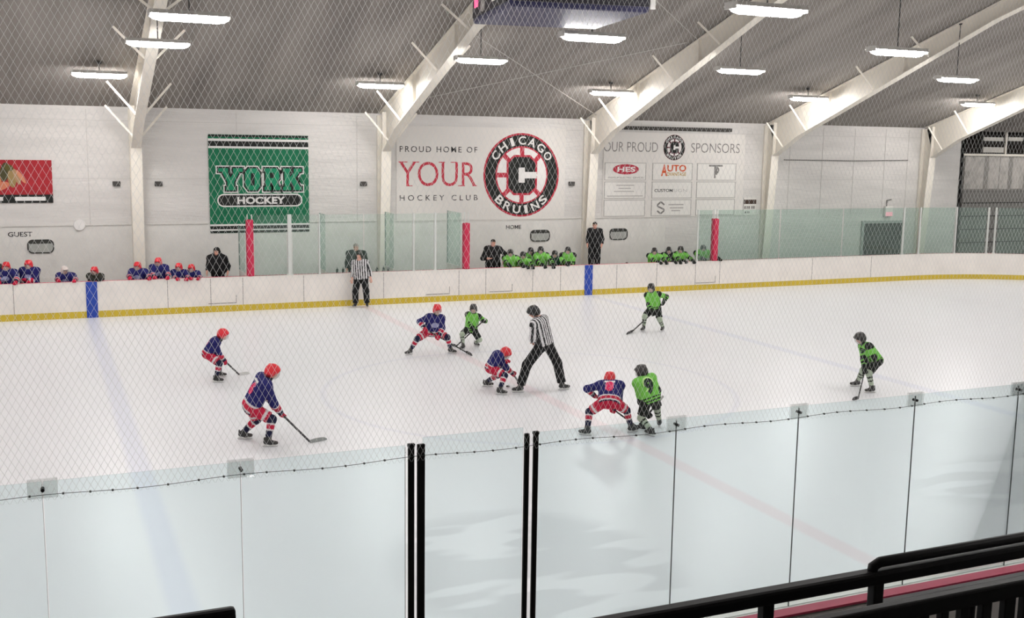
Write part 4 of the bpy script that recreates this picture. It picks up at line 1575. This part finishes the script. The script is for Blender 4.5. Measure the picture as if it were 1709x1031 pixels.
def stick(label, top, heel, toe, shaft_col=(.03, .03, .03), tape=None, group='hockey sticks', blade_tape=(.03, .03, .03), knob=True):
    top, heel, toe = (np.asarray(v, float) for v in (top, heel, toe))
    t = thing('hockey_stick', label, 'stick', heel, group)
    d = unit(heel - top)
    L = np.linalg.norm(heel - top)
    blend = heel + unit(toe - heel) * .04
    sh = mat('stick_shaft_%d' % int(shaft_col[0] * 100), shaft_col, .4, noise=.2, nscale=9)
    obj('shaft', MB().beam(top, heel + UP * .015, .022, .032), sh, t)
    side = unit(np.cross(toe - heel, UP))
    mb = MB()
    n = 8
    vs = []
    for i in range(n + 1):
        a = i / n
        c = heel + (toe - heel) * a + side * (.022 * math.sin(a * math.pi * .5) * a)
        h = .062 + .014 * math.sin(a * math.pi) - (.03 * max(0, a - .85) / .15)
        z0 = 0.003 + (.012 * max(0, a - .85) / .15)
        for sg in (-1, 1):
            vs += [(c[0] + side[0] * .005 * sg, c[1] + side[1] * .005 * sg, z0), (c[0] + side[0] * .005 * sg, c[1] + side[1] * .005 * sg, h)]
    fs = []
    for i in range(n):
        a, b = i * 4, i * 4 + 4
        fs += [(a, a + 1, b + 1, b), (a + 2, b + 2, b + 3, a + 3), (a + 1, a + 3, b + 3, b + 1), (a, b, b + 2, a + 2)]
    fs += [(0, 2, 3, 1), (n * 4, n * 4 + 1, n * 4 + 3, n * 4 + 2)]
    mb.add(vs, fs)
    bl = obj('blade', mb, mat('blade_tape_%d' % int(blade_tape[0] * 100), blade_tape, .7), t)
    if knob:
        obj('grip_tape', MB().beam(top, top + d * .16, .028, .038), mat('grip_tape_%d' % int((tape or (.7,))[0] * 100), tape or (.7, .7, .68), .8), t)
    return t


def bare_hand(wrist, hand, g, k=1.0, skin=SKINC, curl=.5):
    """palm, thumb and four bent fingers for a figure without gloves"""
    u = unit(hand - wrist)
    g = unit(g - u * (g @ u))
    n = np.cross(u, g)
    pr = [cap_(wrist, hand, .026 * k, .030 * k, skin, .02), ell(hand + u * .01, np.stack([u, g, n]), np.array((.050, .042, .020)) * k, skin, .015)]
    for o, ln in ((-.030, .066), (-.010, .076), (.010, .072), (.030, .056)):
        kn = hand + (u * .045 + g * o) * k
        m1 = kn + (u * ln * .5 * (1 - curl * .3) - n * ln * .25 * curl) * k
        e1 = m1 + (u * ln * .5 * (1 - curl) - n * ln * .5 * curl) * k
        pr += [cap_(kn, m1, .0105 * k, .010 * k, skin, .004), cap_(m1, e1, .010 * k, .009 * k, skin, .004)]
    th = hand + (-g * .036 - u * .018) * k
    pr += [cap_(th, th + (u * .034 - g * .026 - n * .010) * k, .013 * k, .011 * k, skin, .006),
           cap_(th + (u * .034 - g * .026 - n * .010) * k, th + (u * .058 - g * .026 - n * .022) * k, .011 * k, .010 * k, skin, .004)]
    return pr


SHOE = (.015, .015, .015)


def person(name, label, cat, H, pts, head_dir, team=None, kind='player', number=None, group=None, skates=True, hair=None,
           jersey_cols=None, cage=True, crest=False, ref=False, number_size=.26, plate=False, gloves=True, helmet_col=None, wide=1.0, coat=None,
           head_pitch=.15, lower=True, number_mats=None, jacket=None, helm=True, trouser=None, pads=False, hood=False, sleeve_number=None):
    """pts: world points pelvis, neck, head, hands [left, right], soles [left, right], toes [left dir, right dir], facing"""
    fwd, left = pts['face']
    pel, nk, hd = pts['pelvis'], pts['neck'], pts['head']
    if kind == 'player':
        hd = hd - UP * .03
    up = unit(nk - pel)
    chestf = unit(fwd - up * (fwd @ up))
    lat = unit(np.cross(up, chestf))
    hs = min(1.0, .80 + .20 * (H - 1.1) / .6)
    sw, hw = (.118 if kind == 'player' else .104) * H * wide, .058 * H
    ar = 1.0 if kind == 'player' else .84
    sh = [nk - up * .045 * H + lat * sw * s for s in (1, -1)]
    hip = [pel + lat * hw * s - up * .02 for s in (1, -1)]
    hands, soles = [np.array(h, float) for h in pts['hands']], pts['soles']
    # no hand inside the torso: bring it forward, along the line of view where the figure faces along it
    push = FH * np.sign(fwd @ FH) if abs(fwd @ FH) > .3 else unit(fwd * 1.0)
    for h in hands:
        for _ in range(30):
            tt = np.clip((h - pel) @ (nk - pel) / ((nk - pel) @ (nk - pel)), -.3, 1)
            if np.linalg.norm(h - pel - (nk - pel) * tt) < (.155 if kind == 'player' else .13) * H:
                h += push * .012
    root = np.array([np.mean([p[0] for p in soles]), np.mean([p[1] for p in soles]), min(p[2] for p in soles)])
    ank = [soles[i] + UP * (.125 * hs if skates else .09) for i in (0, 1)]
    knee = [ik(hip[i], ank[i], .245 * H, .235 * H, pts['toes'][i] + fwd * .4 + lat * (.25 if i == 0 else -.25)) for i in (0, 1)]
    el = []
    for i in (0, 1):
        pole = pts.get('elbow', [None, None])[i]
        if pole is None:
            pole = lat * (.8 if i == 0 else -.8) - UP * .5 - fwd * .5
        el.append(ik(sh[i], hands[i], .178 * H, .168 * H, pole))
    wr = [hands[i] - unit(hands[i] - el[i]) * .06 * hs for i in (0, 1)]
    hf, hl = head_dir
    hup = unit(UP - hf * .0)
    hf = unit(hf - UP * head_pitch)
    hup = np.cross(hf, hl)
    ROOT['o'] = root
    under = lin((40, 40, 44))
    # ---- the body: one continuous surface (players wear a dark neck guard)
    ncol = under if kind == 'player' else SKINC
    b = head_prims(hd, hf, hl, hup, hs * (.96 if kind == 'player' else 1.0), hair=hair, nkcol=ncol)
    b += [cap_(hd - hup * .08 * hs - hf * .02, nk - up * .02, .05 * hs, .058 * hs, ncol, .04),
          cap_(sh[0] * .75 + nk * .25, sh[1] * .75 + nk * .25, .05 * H * .95, None, under, .06)]
    for s, i in ((1, 0), (-1, 1)):
        b += [cap_(nk - up * .075 * H + lat * s * sw * .42, pel + lat * s * hw * .6, .062 * H, .062 * H, under, .08),
              cap_(sh[i], el[i], .034 * H, .027 * H, under if not ref else SKINC, .03), cap_(el[i], wr[i], .026 * H, .020 * H, SKINC if not gloves else under, .02),
              cap_(hip[i], knee[i], .050 * H, .036 * H, under, .05), cap_(knee[i], ank[i], .035 * H, .024 * H, under, .03)]
        if gloves:
            b += [cap_(wr[i], hands[i], .024, .028, SKINC, .02)]
        else:
            b += bare_hand(wr[i], hands[i], pts.get('palm', [lat, lat])[i], hs)
        if not skates and lower:
            b += [cap_(ank[i] - UP * .03, soles[i] + pts['toes'][i] * .14 + UP * .05, .042, .036, SHOE, .03)]
    body = solid(name, b, SKIN, None, .0125 if not gloves else .019, root)
    tag(body, label, cat, group)
    t = body
    # ---- garments
    if ref or coat is not None or jacket is not None:
        pass
    T = team
    if ref:
        def stripes(V, t_):
            q = (V - pel) @ lat
            return np.where((((q / .074) % 1) < .5)[:, None], np.array((.03, .03, .032)), np.array(lin((232, 230, 232))))
        tor, yoke, slv, fore = stripes, stripes, None, None
        def arm_stripes(a, bb):
            d = unit(bb - a)
            s1 = unit(np.cross(d, fwd + UP * .3))
            s2 = np.cross(d, s1)
            def fn(V, t_):
                q = V - a
                an_ = np.arctan2(q @ s1, q @ s2)
                return np.where((((an_ / (2 * math.pi) * 4) % 1) < .5)[:, None], np.array((.03, .03, .032)), np.array(lin((232, 230, 232))))
            return fn
    elif coat is not None:
        tor = yoke = coat
        slv = fore = [(2, coat)]
    else:
        tor, yoke, slv, fore = T['torso'], T['yoke'], T['sleeve'], T['fore']
    tr = (.088 if kind == 'player' else .076) * H * wide
    hem = pel - up * (.012 * H if kind == 'player' else .02 * H)
    j = []
    for s, i in ((1, 0), (-1, 1)):
        j += [cap_(nk - up * .07 * H + lat * s * sw * .45, hem + lat * s * hw * .8, tr * .98, tr * 1.03, tor, .08, 0 if kind == 'player' else 2)]
        arm = [cap_(sh[i] - lat * s * .01, el[i], .052 * H * ar, .046 * H * ar, arm_stripes(sh[i], el[i]) if ref else slv, .05)]
        endp = el[i] + (wr[i] - el[i]) * (.86 if gloves else .80)
        arm += [cap_(el[i], endp, .046 * H * ar, .040 * H if gloves else .032 * H, arm_stripes(el[i], endp) if ref else fore, .03, 2)]
        j += arm
    j += [cap_(sh[0] + lat * .005, sh[1] - lat * .005, .056 * H * ar, None, yoke, .06),
          cap_(nk - up * .04 * H, nk + up * .018 * H, .068 * hs, .058 * hs, yoke if not ref else (.03, .03, .032), .03, 2)]
    if pads:
        j += [cap_(pel + lat * .12 + chestf * .10, nk - up * .1 + chestf * .09 + lat * .1, .09, .09, tor, .06), cap_(pel - lat * .12 + chestf * .10, nk - up * .1 + chestf * .09 - lat * .1, .09, .09, tor, .06)]
    if hood:
        j += [cap_(hd + UP * .05 - hf * .045, nk - hf * .06, .105 * hs, .14 * hs, coat, .05)]
    jn = 'jersey' if (ref or team) else 'jacket'
    jo = solid(jn, j, ATTR, t, .010 if ref else .0155)
    dark = trouser or ((.012, .012, .013) if T is None else None)
    if T is not None and not ref:
        p = [cap_(hip[0], hip[1], .074 * H, None, T['hip'], .05)]
        for i in (0, 1):
            p += [cap_(hip[i], hip[i] + (knee[i] - hip[i]) * .86, .072 * H, .066 * H, T['pants'], .05, 2)]
        solid('hockey_pants', p, ATTR, t, .018)
        if lower:
            for i in (0, 1):
                solid('sock', [cap_(knee[i] + (hip[i] - knee[i]) * .14, knee[i], .048 * H, .050 * H, T['sock'][0][1], .02),
                               cap_(knee[i], ank[i] + (knee[i] - ank[i]) * .25, .050 * H, .036 * H, T['sock'], .03)], ATTR, t, .0165)
    else:
        p = [cap_(hip[0], hip[1], .070 * H, None, dark, .05), cap_(pel, pel + up * .04 * H, .075 * H, .072 * H, dark, .04)]
        for i in (0, 1):
            p += [cap_(hip[i], knee[i], .068 * H, .056 * H, dark, .06), cap_(knee[i], ank[i] + (knee[i] - ank[i]) * .10, .056 * H, .052 * H, dark, .04, 2)]
        solid('trousers', p, ATTR, t, .017)
    if skates and lower:
        for i in (0, 1):
            tf = unit(pts['toes'][i] * np.array([1, 1, 0]))
            skate(t, soles[i], tf, np.cross(UP, tf), unit(knee[i] - ank[i]), hs)
    if gloves:
        for i in (0, 1):
            glove(t, wr[i], hands[i], pts.get('grip', [lat, lat])[i], T['glove'], T['cuff'], hs)
    if helm:
        helmet(t, hd, hf, hl, hup, helmet_col or (T['helmet'] if T else (.02, .02, .02)), hs, cage)
    elif hair is not None:
        ax = np.stack([hf, hl, hup])
        P = lambda a, b_, d: hd + (hf * a + hl * b_ + hup * d) * hs
        solid('hair', [ell(P(-.02, 0, .05), ax, np.array((.098, .086, .085)) * hs, hair, .02), ell(P(-.05, 0, .0), ax, np.array((.062, .080, .08)) * hs, hair, .02),
                       dict(ell(P(.10, 0, -.01), ax, np.array((.09, .10, .085)) * hs), op='-')], ATTR, t, .013)
    mid = nk + (pel - nk) * .40
    if number:
        g0 = text_geo(number, .06)
        base = mid + (pel - nk) * .04 - chestf * .5
        u_ax, v_ax = -lat * -1.0, up
        u_ax = np.cross(chestf, up)      # to the right as seen from behind
        v, f = g0[0], g0[1]
        wdt = number_size * .62 * len(number)
        if number_mats:
            decal('jersey_number', (text_geo(number, .13)[0], text_geo(number, .13)[1]), base, u_ax, v_ax, chestf, (wdt * 1.22, number_size * 1.2), jo, number_mats[0], jo, .004)
            decal('jersey_number', (v, f), base, u_ax, v_ax, chestf, (wdt, number_size), jo, number_mats[1], jo, .009)
    if plate:
        u_ax = np.cross(chestf, up)
        decal('name_plate', quad_geo(), nk + (pel - nk) * .17 - chestf * .5, u_ax, up, chestf, (.20, .045), jo, WHITE_TEXT, jo, .005)
    if sleeve_number:
        q = at_depth(*sleeve_number[1], root, -.6)
        decal('sleeve_number', text_geo(sleeve_number[0], .06)[:2], q, RH, UP, FH, (.085, .14), jo, BLACKNUM, jo, .006)
    if crest:
        u_ax = -np.cross(chestf, up)
        decal('chest_crest', disc_geo(), nk + (pel - nk) * .45 + chestf * .5, u_ax, up, -chestf, (.22, .15), jo,
              mat('crest_grey_blue', lin((150, 152, 190)), .8), jo, .005)
    return body


REDNUM = mat('number_red', lin((222, 44, 96)), .8)
PINKNUM = mat('number_pink', lin((226, 150, 180)), .8)
BLACKNUM = mat('number_black', lin((26, 46, 34)), .8)
PALENUM = mat('number_pale_lime', lin((196, 236, 150)), .8)


def skater(spec):
    """pixel marks of the photograph -> points of the place; depths follow from limb lengths and lean"""
    H = spec['H']
    root = at(*spec['root'], z=0)
    fwd, left = heading(spec['face'])
    P = lambda px, dd=0.: at_depth(px[0], px[1], root, dd)
    pel = P(spec['pelvis'])
    nk0 = P(spec['neck'])
    d = nk0 - pel
    L = .30 * H
    miss = math.sqrt(max(L * L - d @ d, 0)) if spec.get('lean', True) else 0
    s = fwd @ FH
    dd = (miss if s > 0 else -miss) * min(1, abs(s) * 1.5)
    nk = P(spec['neck'], dd)
    hdd = dd + .07 * s
    hd = P(spec['head'], hdd)
    soles = [at(*p, z=0) for p in spec['soles']]
    toes = [heading(a)[0] for a in spec['toes']]
    hands = []
    for (px, k) in spec['hands']:
        hands.append(P(px, dd + k))
    pts = dict(face=(fwd, left), pelvis=pel, neck=nk, head=hd, soles=soles, toes=toes, hands=hands)
    if 'stick' in spec:
        st = spec['stick']
        top = hands[st['top']]
        heel = at(*st['heel'], z=.012)
        toe = at(*st['toe'], z=.012)
        if 'low' in st:
            hands[1 - st['top']] = top + (heel - top) * st['low']
        gd = unit(heel - top)
        # rest the stick in the palms: raise its butt a little beyond the upper hand
        pts['grip'] = [gd, gd]
    if 'elbow' in spec:
        pts['elbow'] = [None if e is None else heading(e[0])[0] * e[1] + UP * e[2] for e in spec['elbow']]
    hdir = heading(spec.get('look', spec['face']))
    body = person(spec['name'], spec['label'], 'person', H, pts, hdir, spec.get('team'), number=spec.get('number'),
                  group=None, crest=spec.get('crest', False), ref=spec.get('ref', False), kind=spec.get('kind', 'player'),
                  plate=spec.get('plate', False), gloves=spec.get('gloves', True), number_mats=spec.get('nmats'), number_size=spec.get('nsize', .26),
                  cage=spec.get('cage', True), helmet_col=spec.get('helmet_col'), sleeve_number=spec.get('sleeve'), head_pitch=spec.get('pitch', .25), wide=spec.get('wide', 1.0))
    if 'stick' in spec:
        butt = top - unit(heel - top) * .10
        if 'butt' in st:
            butt = top - unit(heel - top) * st['butt']
        stick(st['label'], butt, heel, toe, st.get('col', (.03, .03, .03)), st.get('tape'), 'hockey sticks on the ice', st.get('blade', (.03, .03, .03)))
    return body


SK = [
    dict(name='person', label='person in blue jersey and red helmet, farthest left on the ice, bent to the right', H=1.42, root=(364, 636),
         face=84, pelvis=(348, 588), neck=(363, 565), head=(372.5, 556), soles=[(366, 629.5), (361, 638.5)], toes=[85, 92], team=BLUE_T, number='10',
         nmats=(PINKNUM, PINKNUM), nsize=.17, hands=[((366.5, 594), -.06), ((374, 603), -.05)],
         stick=dict(top=0, heel=(399, 626), toe=(415.5, 623.5), low=.26, label='stick of the farthest left blue jersey skater', blade=(.6, .6, .58))),
    dict(name='person', label='person in blue jersey with pink number six, largest figure at the left front', H=1.60, root=(430, 741), face=62, look=78,
         pelvis=(420, 676), neck=(444, 631), head=(455.5, 618), soles=[(405, 733), (447, 746)], toes=[86, 84], team=BLUE_T, number='6',
         nmats=(PINKNUM, REDNUM), nsize=.25, plate=True, hands=[((455, 676), .22), ((462, 695), .0)],
         stick=dict(top=0, heel=(517.5, 738.5), toe=(544.5, 733), low=.24, label='black stick with grey blade of the number six blue jersey skater', blade=(.30, .32, .31), col=(.05, .05, .05))),
    dict(name='person', label='person in blue jersey facing us with legs wide, beside a small green jersey', H=1.52, root=(720, 590), face=158,
         pelvis=(720, 552), neck=(727.5, 526), head=(730, 515), soles=[(752, 590), (684.5, 592)], toes=[110, 225], team=BLUE_T, crest=True,
         hands=[((734, 556), -.05), ((709.5, 549), -.12)],
         stick=dict(top=1, heel=(778, 588.5), toe=(789.5, 594), low=.32, label='stick of the wide stance blue jersey skater, crossing the green stick')),
    dict(name='person', label='small person in green jersey and black helmet, facing us, sticks crossed with a blue jersey', H=1.28, root=(784, 580), face=190,
         pelvis=(786, 548), neck=(790.5, 523), head=(790, 513.5), soles=[(794, 578), (773, 583.5)], toes=[140, 215], team=GREEN_T,
         hands=[((806, 536), -.15), ((792, 548), -.2)],
         stick=dict(top=0, heel=(761.5, 578.5), toe=(753.5, 577), low=.33, label='stick of the small green jersey skater, pointing left')),
    dict(name='person', label='person in blue jersey crouching low over the puck before the tall striped shirt', H=1.44, root=(824, 652), face=82, look=95,
         pelvis=(820, 612), neck=(834, 588), head=(844, 587.5), soles=[(811, 645.5), (834, 659)], toes=[88, 97], team=BLUE_T,
         hands=[((843, 603), -.06), ((858, 626), -.05)], pitch=.75,
         stick=dict(top=0, heel=(867, 641), toe=(872, 646), low=.52, label='stick of the crouching blue jersey skater at the puck')),
    dict(name='person', label='tall person in striped shirt and black trousers, seen from behind, bending to the puck', H=1.86, root=(905, 653), face=303, look=280,
         pelvis=(908, 572), neck=(898, 530), head=(890, 521), soles=[(868, 655), (938, 651)], toes=[262, 70], team=None, ref=True, kind='adult', gloves=False, wide=1.12,
         hands=[((887, 570), .12), ((892, 571), .02)], cage=False, pitch=.55, helmet_col=(.015, .015, .016), elbow=[None, (200, .6, -.5)]),
    dict(name='person', label='person in striped shirt standing upright against the far boards', H=1.80, root=(602, 513), face=182, pelvis=(602.5, 463), neck=(600.5, 434), elbow=[(0, 1, 0), (0, 1, 0)],
         head=(599, 425.5), soles=[(612.5, 513), (593.5, 513)], toes=[165, 200], team=None, ref=True, kind='adult', gloves=False, lean=False, wide=1.15,
         hands=[((619, 467), -.06), ((587.5, 468), -.06)], cage=False, pitch=.05, helmet_col=(.02, .03, .025)),
    dict(name='person', label='person in green jersey alone near the far boards, stick reaching left', H=1.48, root=(1090, 552), face=200, look=205,
         pelvis=(1092, 513), neck=(1089, 488), head=(1086.5, 479), soles=[(1106, 552.5), (1074, 552.5)], toes=[205, 215], team=GREEN_T,
         hands=[((1106.5, 506), -.12), ((1090, 522), -.15)],
         stick=dict(top=0, heel=(1056, 553), toe=(1046.5, 558.5), low=.35, label='stick of the green jersey skater alone in the back')),
    dict(name='person', label='person in blue jersey with red number eight, back turned, legs spread', H=1.46, root=(1016, 725), face=10, look=20,
         pelvis=(1017, 668), neck=(1019, 638), head=(1018, 629.5), soles=[(980, 727), (1053, 722)], toes=[290, 60], team=BLUE_T, number='8', nmats=(PINKNUM, REDNUM),
         nsize=.22, plate=True, hands=[((992, 660), .12), ((1030, 685), .25)], wide=1.1, elbow=[(260, 1, .1), None],
         stick=dict(top=0, heel=(1063, 713), toe=(1079, 715.5), low=.45, label='stick of the number eight blue jersey skater, in front of his feet')),
    dict(name='person', label='person in green jersey with black number nine, back turned', H=1.43, root=(1093, 722), face=338, look=318,
         pelvis=(1085, 664), neck=(1073.5, 629), head=(1070, 617.5), soles=[(1087, 728), (1100, 713)], toes=[320, 10], team=GREEN_BACK, number='9',
         nmats=(PALENUM, BLACKNUM), nsize=.30, hands=[((1066, 660), .06), ((1098, 672), .16)],
         stick=dict(top=1, heel=(1066, 711), toe=(1078, 708), low=.5, butt=.18, label='stick of the number nine green jersey skater with white taped end', tape=(.7, .7, .68))),
    dict(name='person', label='person in green jersey farthest right on the ice, bent forward to the left', H=1.48, root=(1450, 652), face=262,
         pelvis=(1461, 600), neck=(1442, 574), head=(1435, 562.5), soles=[(1455, 656), (1430.5, 645)], toes=[262, 268], team=GREEN_T, sleeve=('8', (1449.5, 592)),
         hands=[((1447, 602), -.08), ((1441, 618), .02)], pitch=.35,
         stick=dict(top=0, heel=(1432.5, 665), toe=(1424, 668), low=.28, label='stick of the farthest right green jersey skater')),
]
for s_ in SK:
    skater(s_)
p_ = at(847.5, 645.5, z=0)
single('puck', MB().tube([(p_[0], p_[1], 0), (p_[0], p_[1], .004), (p_[0], p_[1], .024), (p_[0], p_[1], .028)], [.036, .038, .038, .036], 20),
       mat('puck_rubber', (.015, .015, .015), .7), 'black puck lying at the faceoff spot', 'puck')


# ------------------------------------------------------------------ people on the benches
def bencher(px, py, y, label, team=None, kind='player', face=180, lean=.12, arms='cap', coat=None, hair=None, foot=-.085, helmet_col=None, group=None,
            number=None, crest=False, wide=1.0, name=None, look=None, helm=None, pads=False, H=None, spread=.24, hood=False):
    """px, py: top of the head in the photograph; they stand or lean behind the far boards at distance y"""
    top = at(px, py, y=y)
    H = H or (top[2] - foot - (.03 if team else 0) + lean * .12)
    fwd, left = heading(face)
    hs = min(1.0, .80 + .20 * (H - 1.1) / .6)
    hd = top - UP * .135 * hs
    nk = hd - UP * .12 * hs - fwd * .05
    base = np.array([hd[0], hd[1], 0]) - fwd * lean
    pel = np.array([base[0], base[1], 0]) + UP * (nk[2] - math.sqrt(max((.30 * H) ** 2 - lean ** 2, .02)))
    lat = left
    soles = [np.array([base[0], base[1], foot]) + lat * s * .11 + fwd * (.02 * s) for s in (1, -1)]
    if arms == 'cap':
        hands = [np.array([nk[0], D + .10, BH + .075]) + lat * s * spread - fwd * .0 for s in (1, -1)]
    elif arms == 'over':
        hands = [np.array([nk[0], D - .03, BH + .02]) + lat * s * spread for s in (1, -1)]
    elif arms == 'down':
        hands = [pel + lat * s * .135 * H * wide - UP * .05 * H + fwd * .10 for s in (1, -1)]
    elif arms == 'hip':
        hands = [pel + lat * .165 * H + fwd * .05, nk - UP * .20 * H - lat * .10 + fwd * .24]
    else:
        hands = [nk - UP * .20 * H + lat * s * -.05 + fwd * .20 + UP * (.03 * s) for s in (1, -1)]
    pts = dict(face=(fwd, left), pelvis=pel, neck=nk, head=hd, soles=soles, toes=[fwd, fwd], hands=hands, grip=[lat, lat], palm=[-fwd, fwd])
    if arms == 'down':
        pts['elbow'] = [lat * .25 - fwd, -lat * .25 - fwd]
    return person('person', label, 'person', H, pts, heading(look if look is not None else face), team, kind=kind, crest=crest, coat=coat,
                  hair=hair, helm=(team is not None) if helm is None else helm, gloves=team is not None, helmet_col=helmet_col, group=group, head_pitch=.12,
                  skates=team is not None, lower=team is None, wide=wide, pads=pads, hood=hood)


YB1 = D + .62
bencher(-3, 439, YB1 + .5, 'person in black helmet cut by the left edge, behind the far boards', BLUE_T, helmet_col=(.02, .02, .02), arms='down')
bencher(10, 436, YB1, 'person in blue jersey and red helmet on the bench, nearest the left edge', BLUE_T, crest=True, look=160)
bencher(47, 433, YB1, 'person in blue jersey and red helmet standing under the GUEST wall window', BLUE_T, crest=True, arms='fold')
bencher(108, 443, YB1, 'person in blue jersey and white helmet behind the far boards', BLUE_T, crest=True, helmet_col=lin((226, 214, 208)), look=150, wide=1.15)
bencher(157, 444, YB1, 'person in red helmet and dark top above the left blue board panel', dict(BLUE_T, torso=(.035, .035, .028), yoke=(.035, .035, .028),
        sleeve=[(2, (.035, .035, .028))], fore=[(2, (.035, .035, .028))], glove=BLK), arms='cap', spread=.1)
bencher(229, 436, YB1, 'person in blue jersey left of the first column, elbows wide on the boards', BLUE_T, crest=True, wide=1.1, spread=.30)
bencher(263.5, 429, YB1 + .1, 'tallest person in blue jersey on the bench, just right of the first column', BLUE_T, crest=True, spread=.2)
bencher(298, 438, YB1, 'person in blue jersey leaning over the boards, left of the smallest red helmet', BLUE_T, crest=True, arms='over', spread=.14)
bencher(319, 440, YB1, 'smallest person in blue jersey on the bench, next to the black hooded coat', BLUE_T, crest=True, arms='over', spread=.12)
bencher(361, 413.5, YB1 + .35, 'person in black hooded coat left of the red padded post', coat=(.014, .014, .015), kind='adult', hair=(.02, .018, .015), wide=1.45, arms='down', H=1.72, foot=-.085, hood=True)
bencher(594, 406, YB1 + .25, 'grey haired person in dark coat behind the striped shirt at the far boards', coat=(.022, .035, .028), kind='adult', hair=lin((150, 138, 132)), arms='down',
        wide=1.15)
bencher(823, 399, YB1 + .3, 'person in black jacket at the left end of the green bench, one elbow bent', coat=(.018, .018, .019), kind='adult', hair=(.03, .022, .016), arms='hip')
for px, py, dy, lab, kw in ((852, 415, 0, 'person in green jersey leaning on the boards right beside the black jacket', {}),
                            (873, 419, -.05, 'person in green jersey with black gloves hanging over the boards, second from the black jacket', dict(arms='over', spread=.1)),
                            (886, 412, .45, 'person in green jersey standing behind the front row of the bench', dict(arms='down')),
                            (902.5, 410.5, .05, 'person in green jersey directly below the HOME wall window', dict(arms='over', spread=.16)),
                            (926, 417, 0, 'person in dark green jersey on the bench, second from the third column', dict(team=dict(GREEN_T, torso=[(.5, DGRN), (.7, LIME), (2, BLK)]))),
                            (948, 411, 0, 'person in green jersey on the bench, nearest the third column', dict(arms='fold')),
                            (1092.5, 412.5, 0, 'person in green jersey, left one of the three right of the third column', dict(arms='over', spread=.12)),
                            (1116.5, 411, 0, 'person in dark green jersey, middle one of the three right of the third column', dict(arms='over', spread=.1, team=dict(GREEN_T, torso=[(.35, BLK), (.6, LIME), (2, DGRN)]))),
                            (1136, 410, 0, 'person in green jersey, right one of the three right of the third column', dict(arms='over', spread=.16, look=205))):
    kw = dict(kw)
    tm = kw.pop('team', GREEN_T)
    bencher(px, py, YB1 + dy, lab, tm, **kw)
bencher(993, 370, W - 1.05, 'person in black clothes standing high on the bench before the third column', coat=(.016, .016, .017), kind='adult', hair=(.03, .022, .016), arms='down',
        foot=.585, face=190)
bencher(1174, 408, YB1 + .1, 'person in green jersey with white chest behind the glass left of the red post',
        dict(GREEN_T, torso=[(.25, LIME), (.75, lin((206, 220, 196))), (2, LIME)]), wide=1.3, pads=True, arms='cap', spread=.3)
bencher(1046, 437.5, YB1 + .4, 'person hidden behind the far boards, only dark hair showing near the third column', coat=(.02, .02, .02), kind='adult', hair=(.06, .04, .035), arms='down')
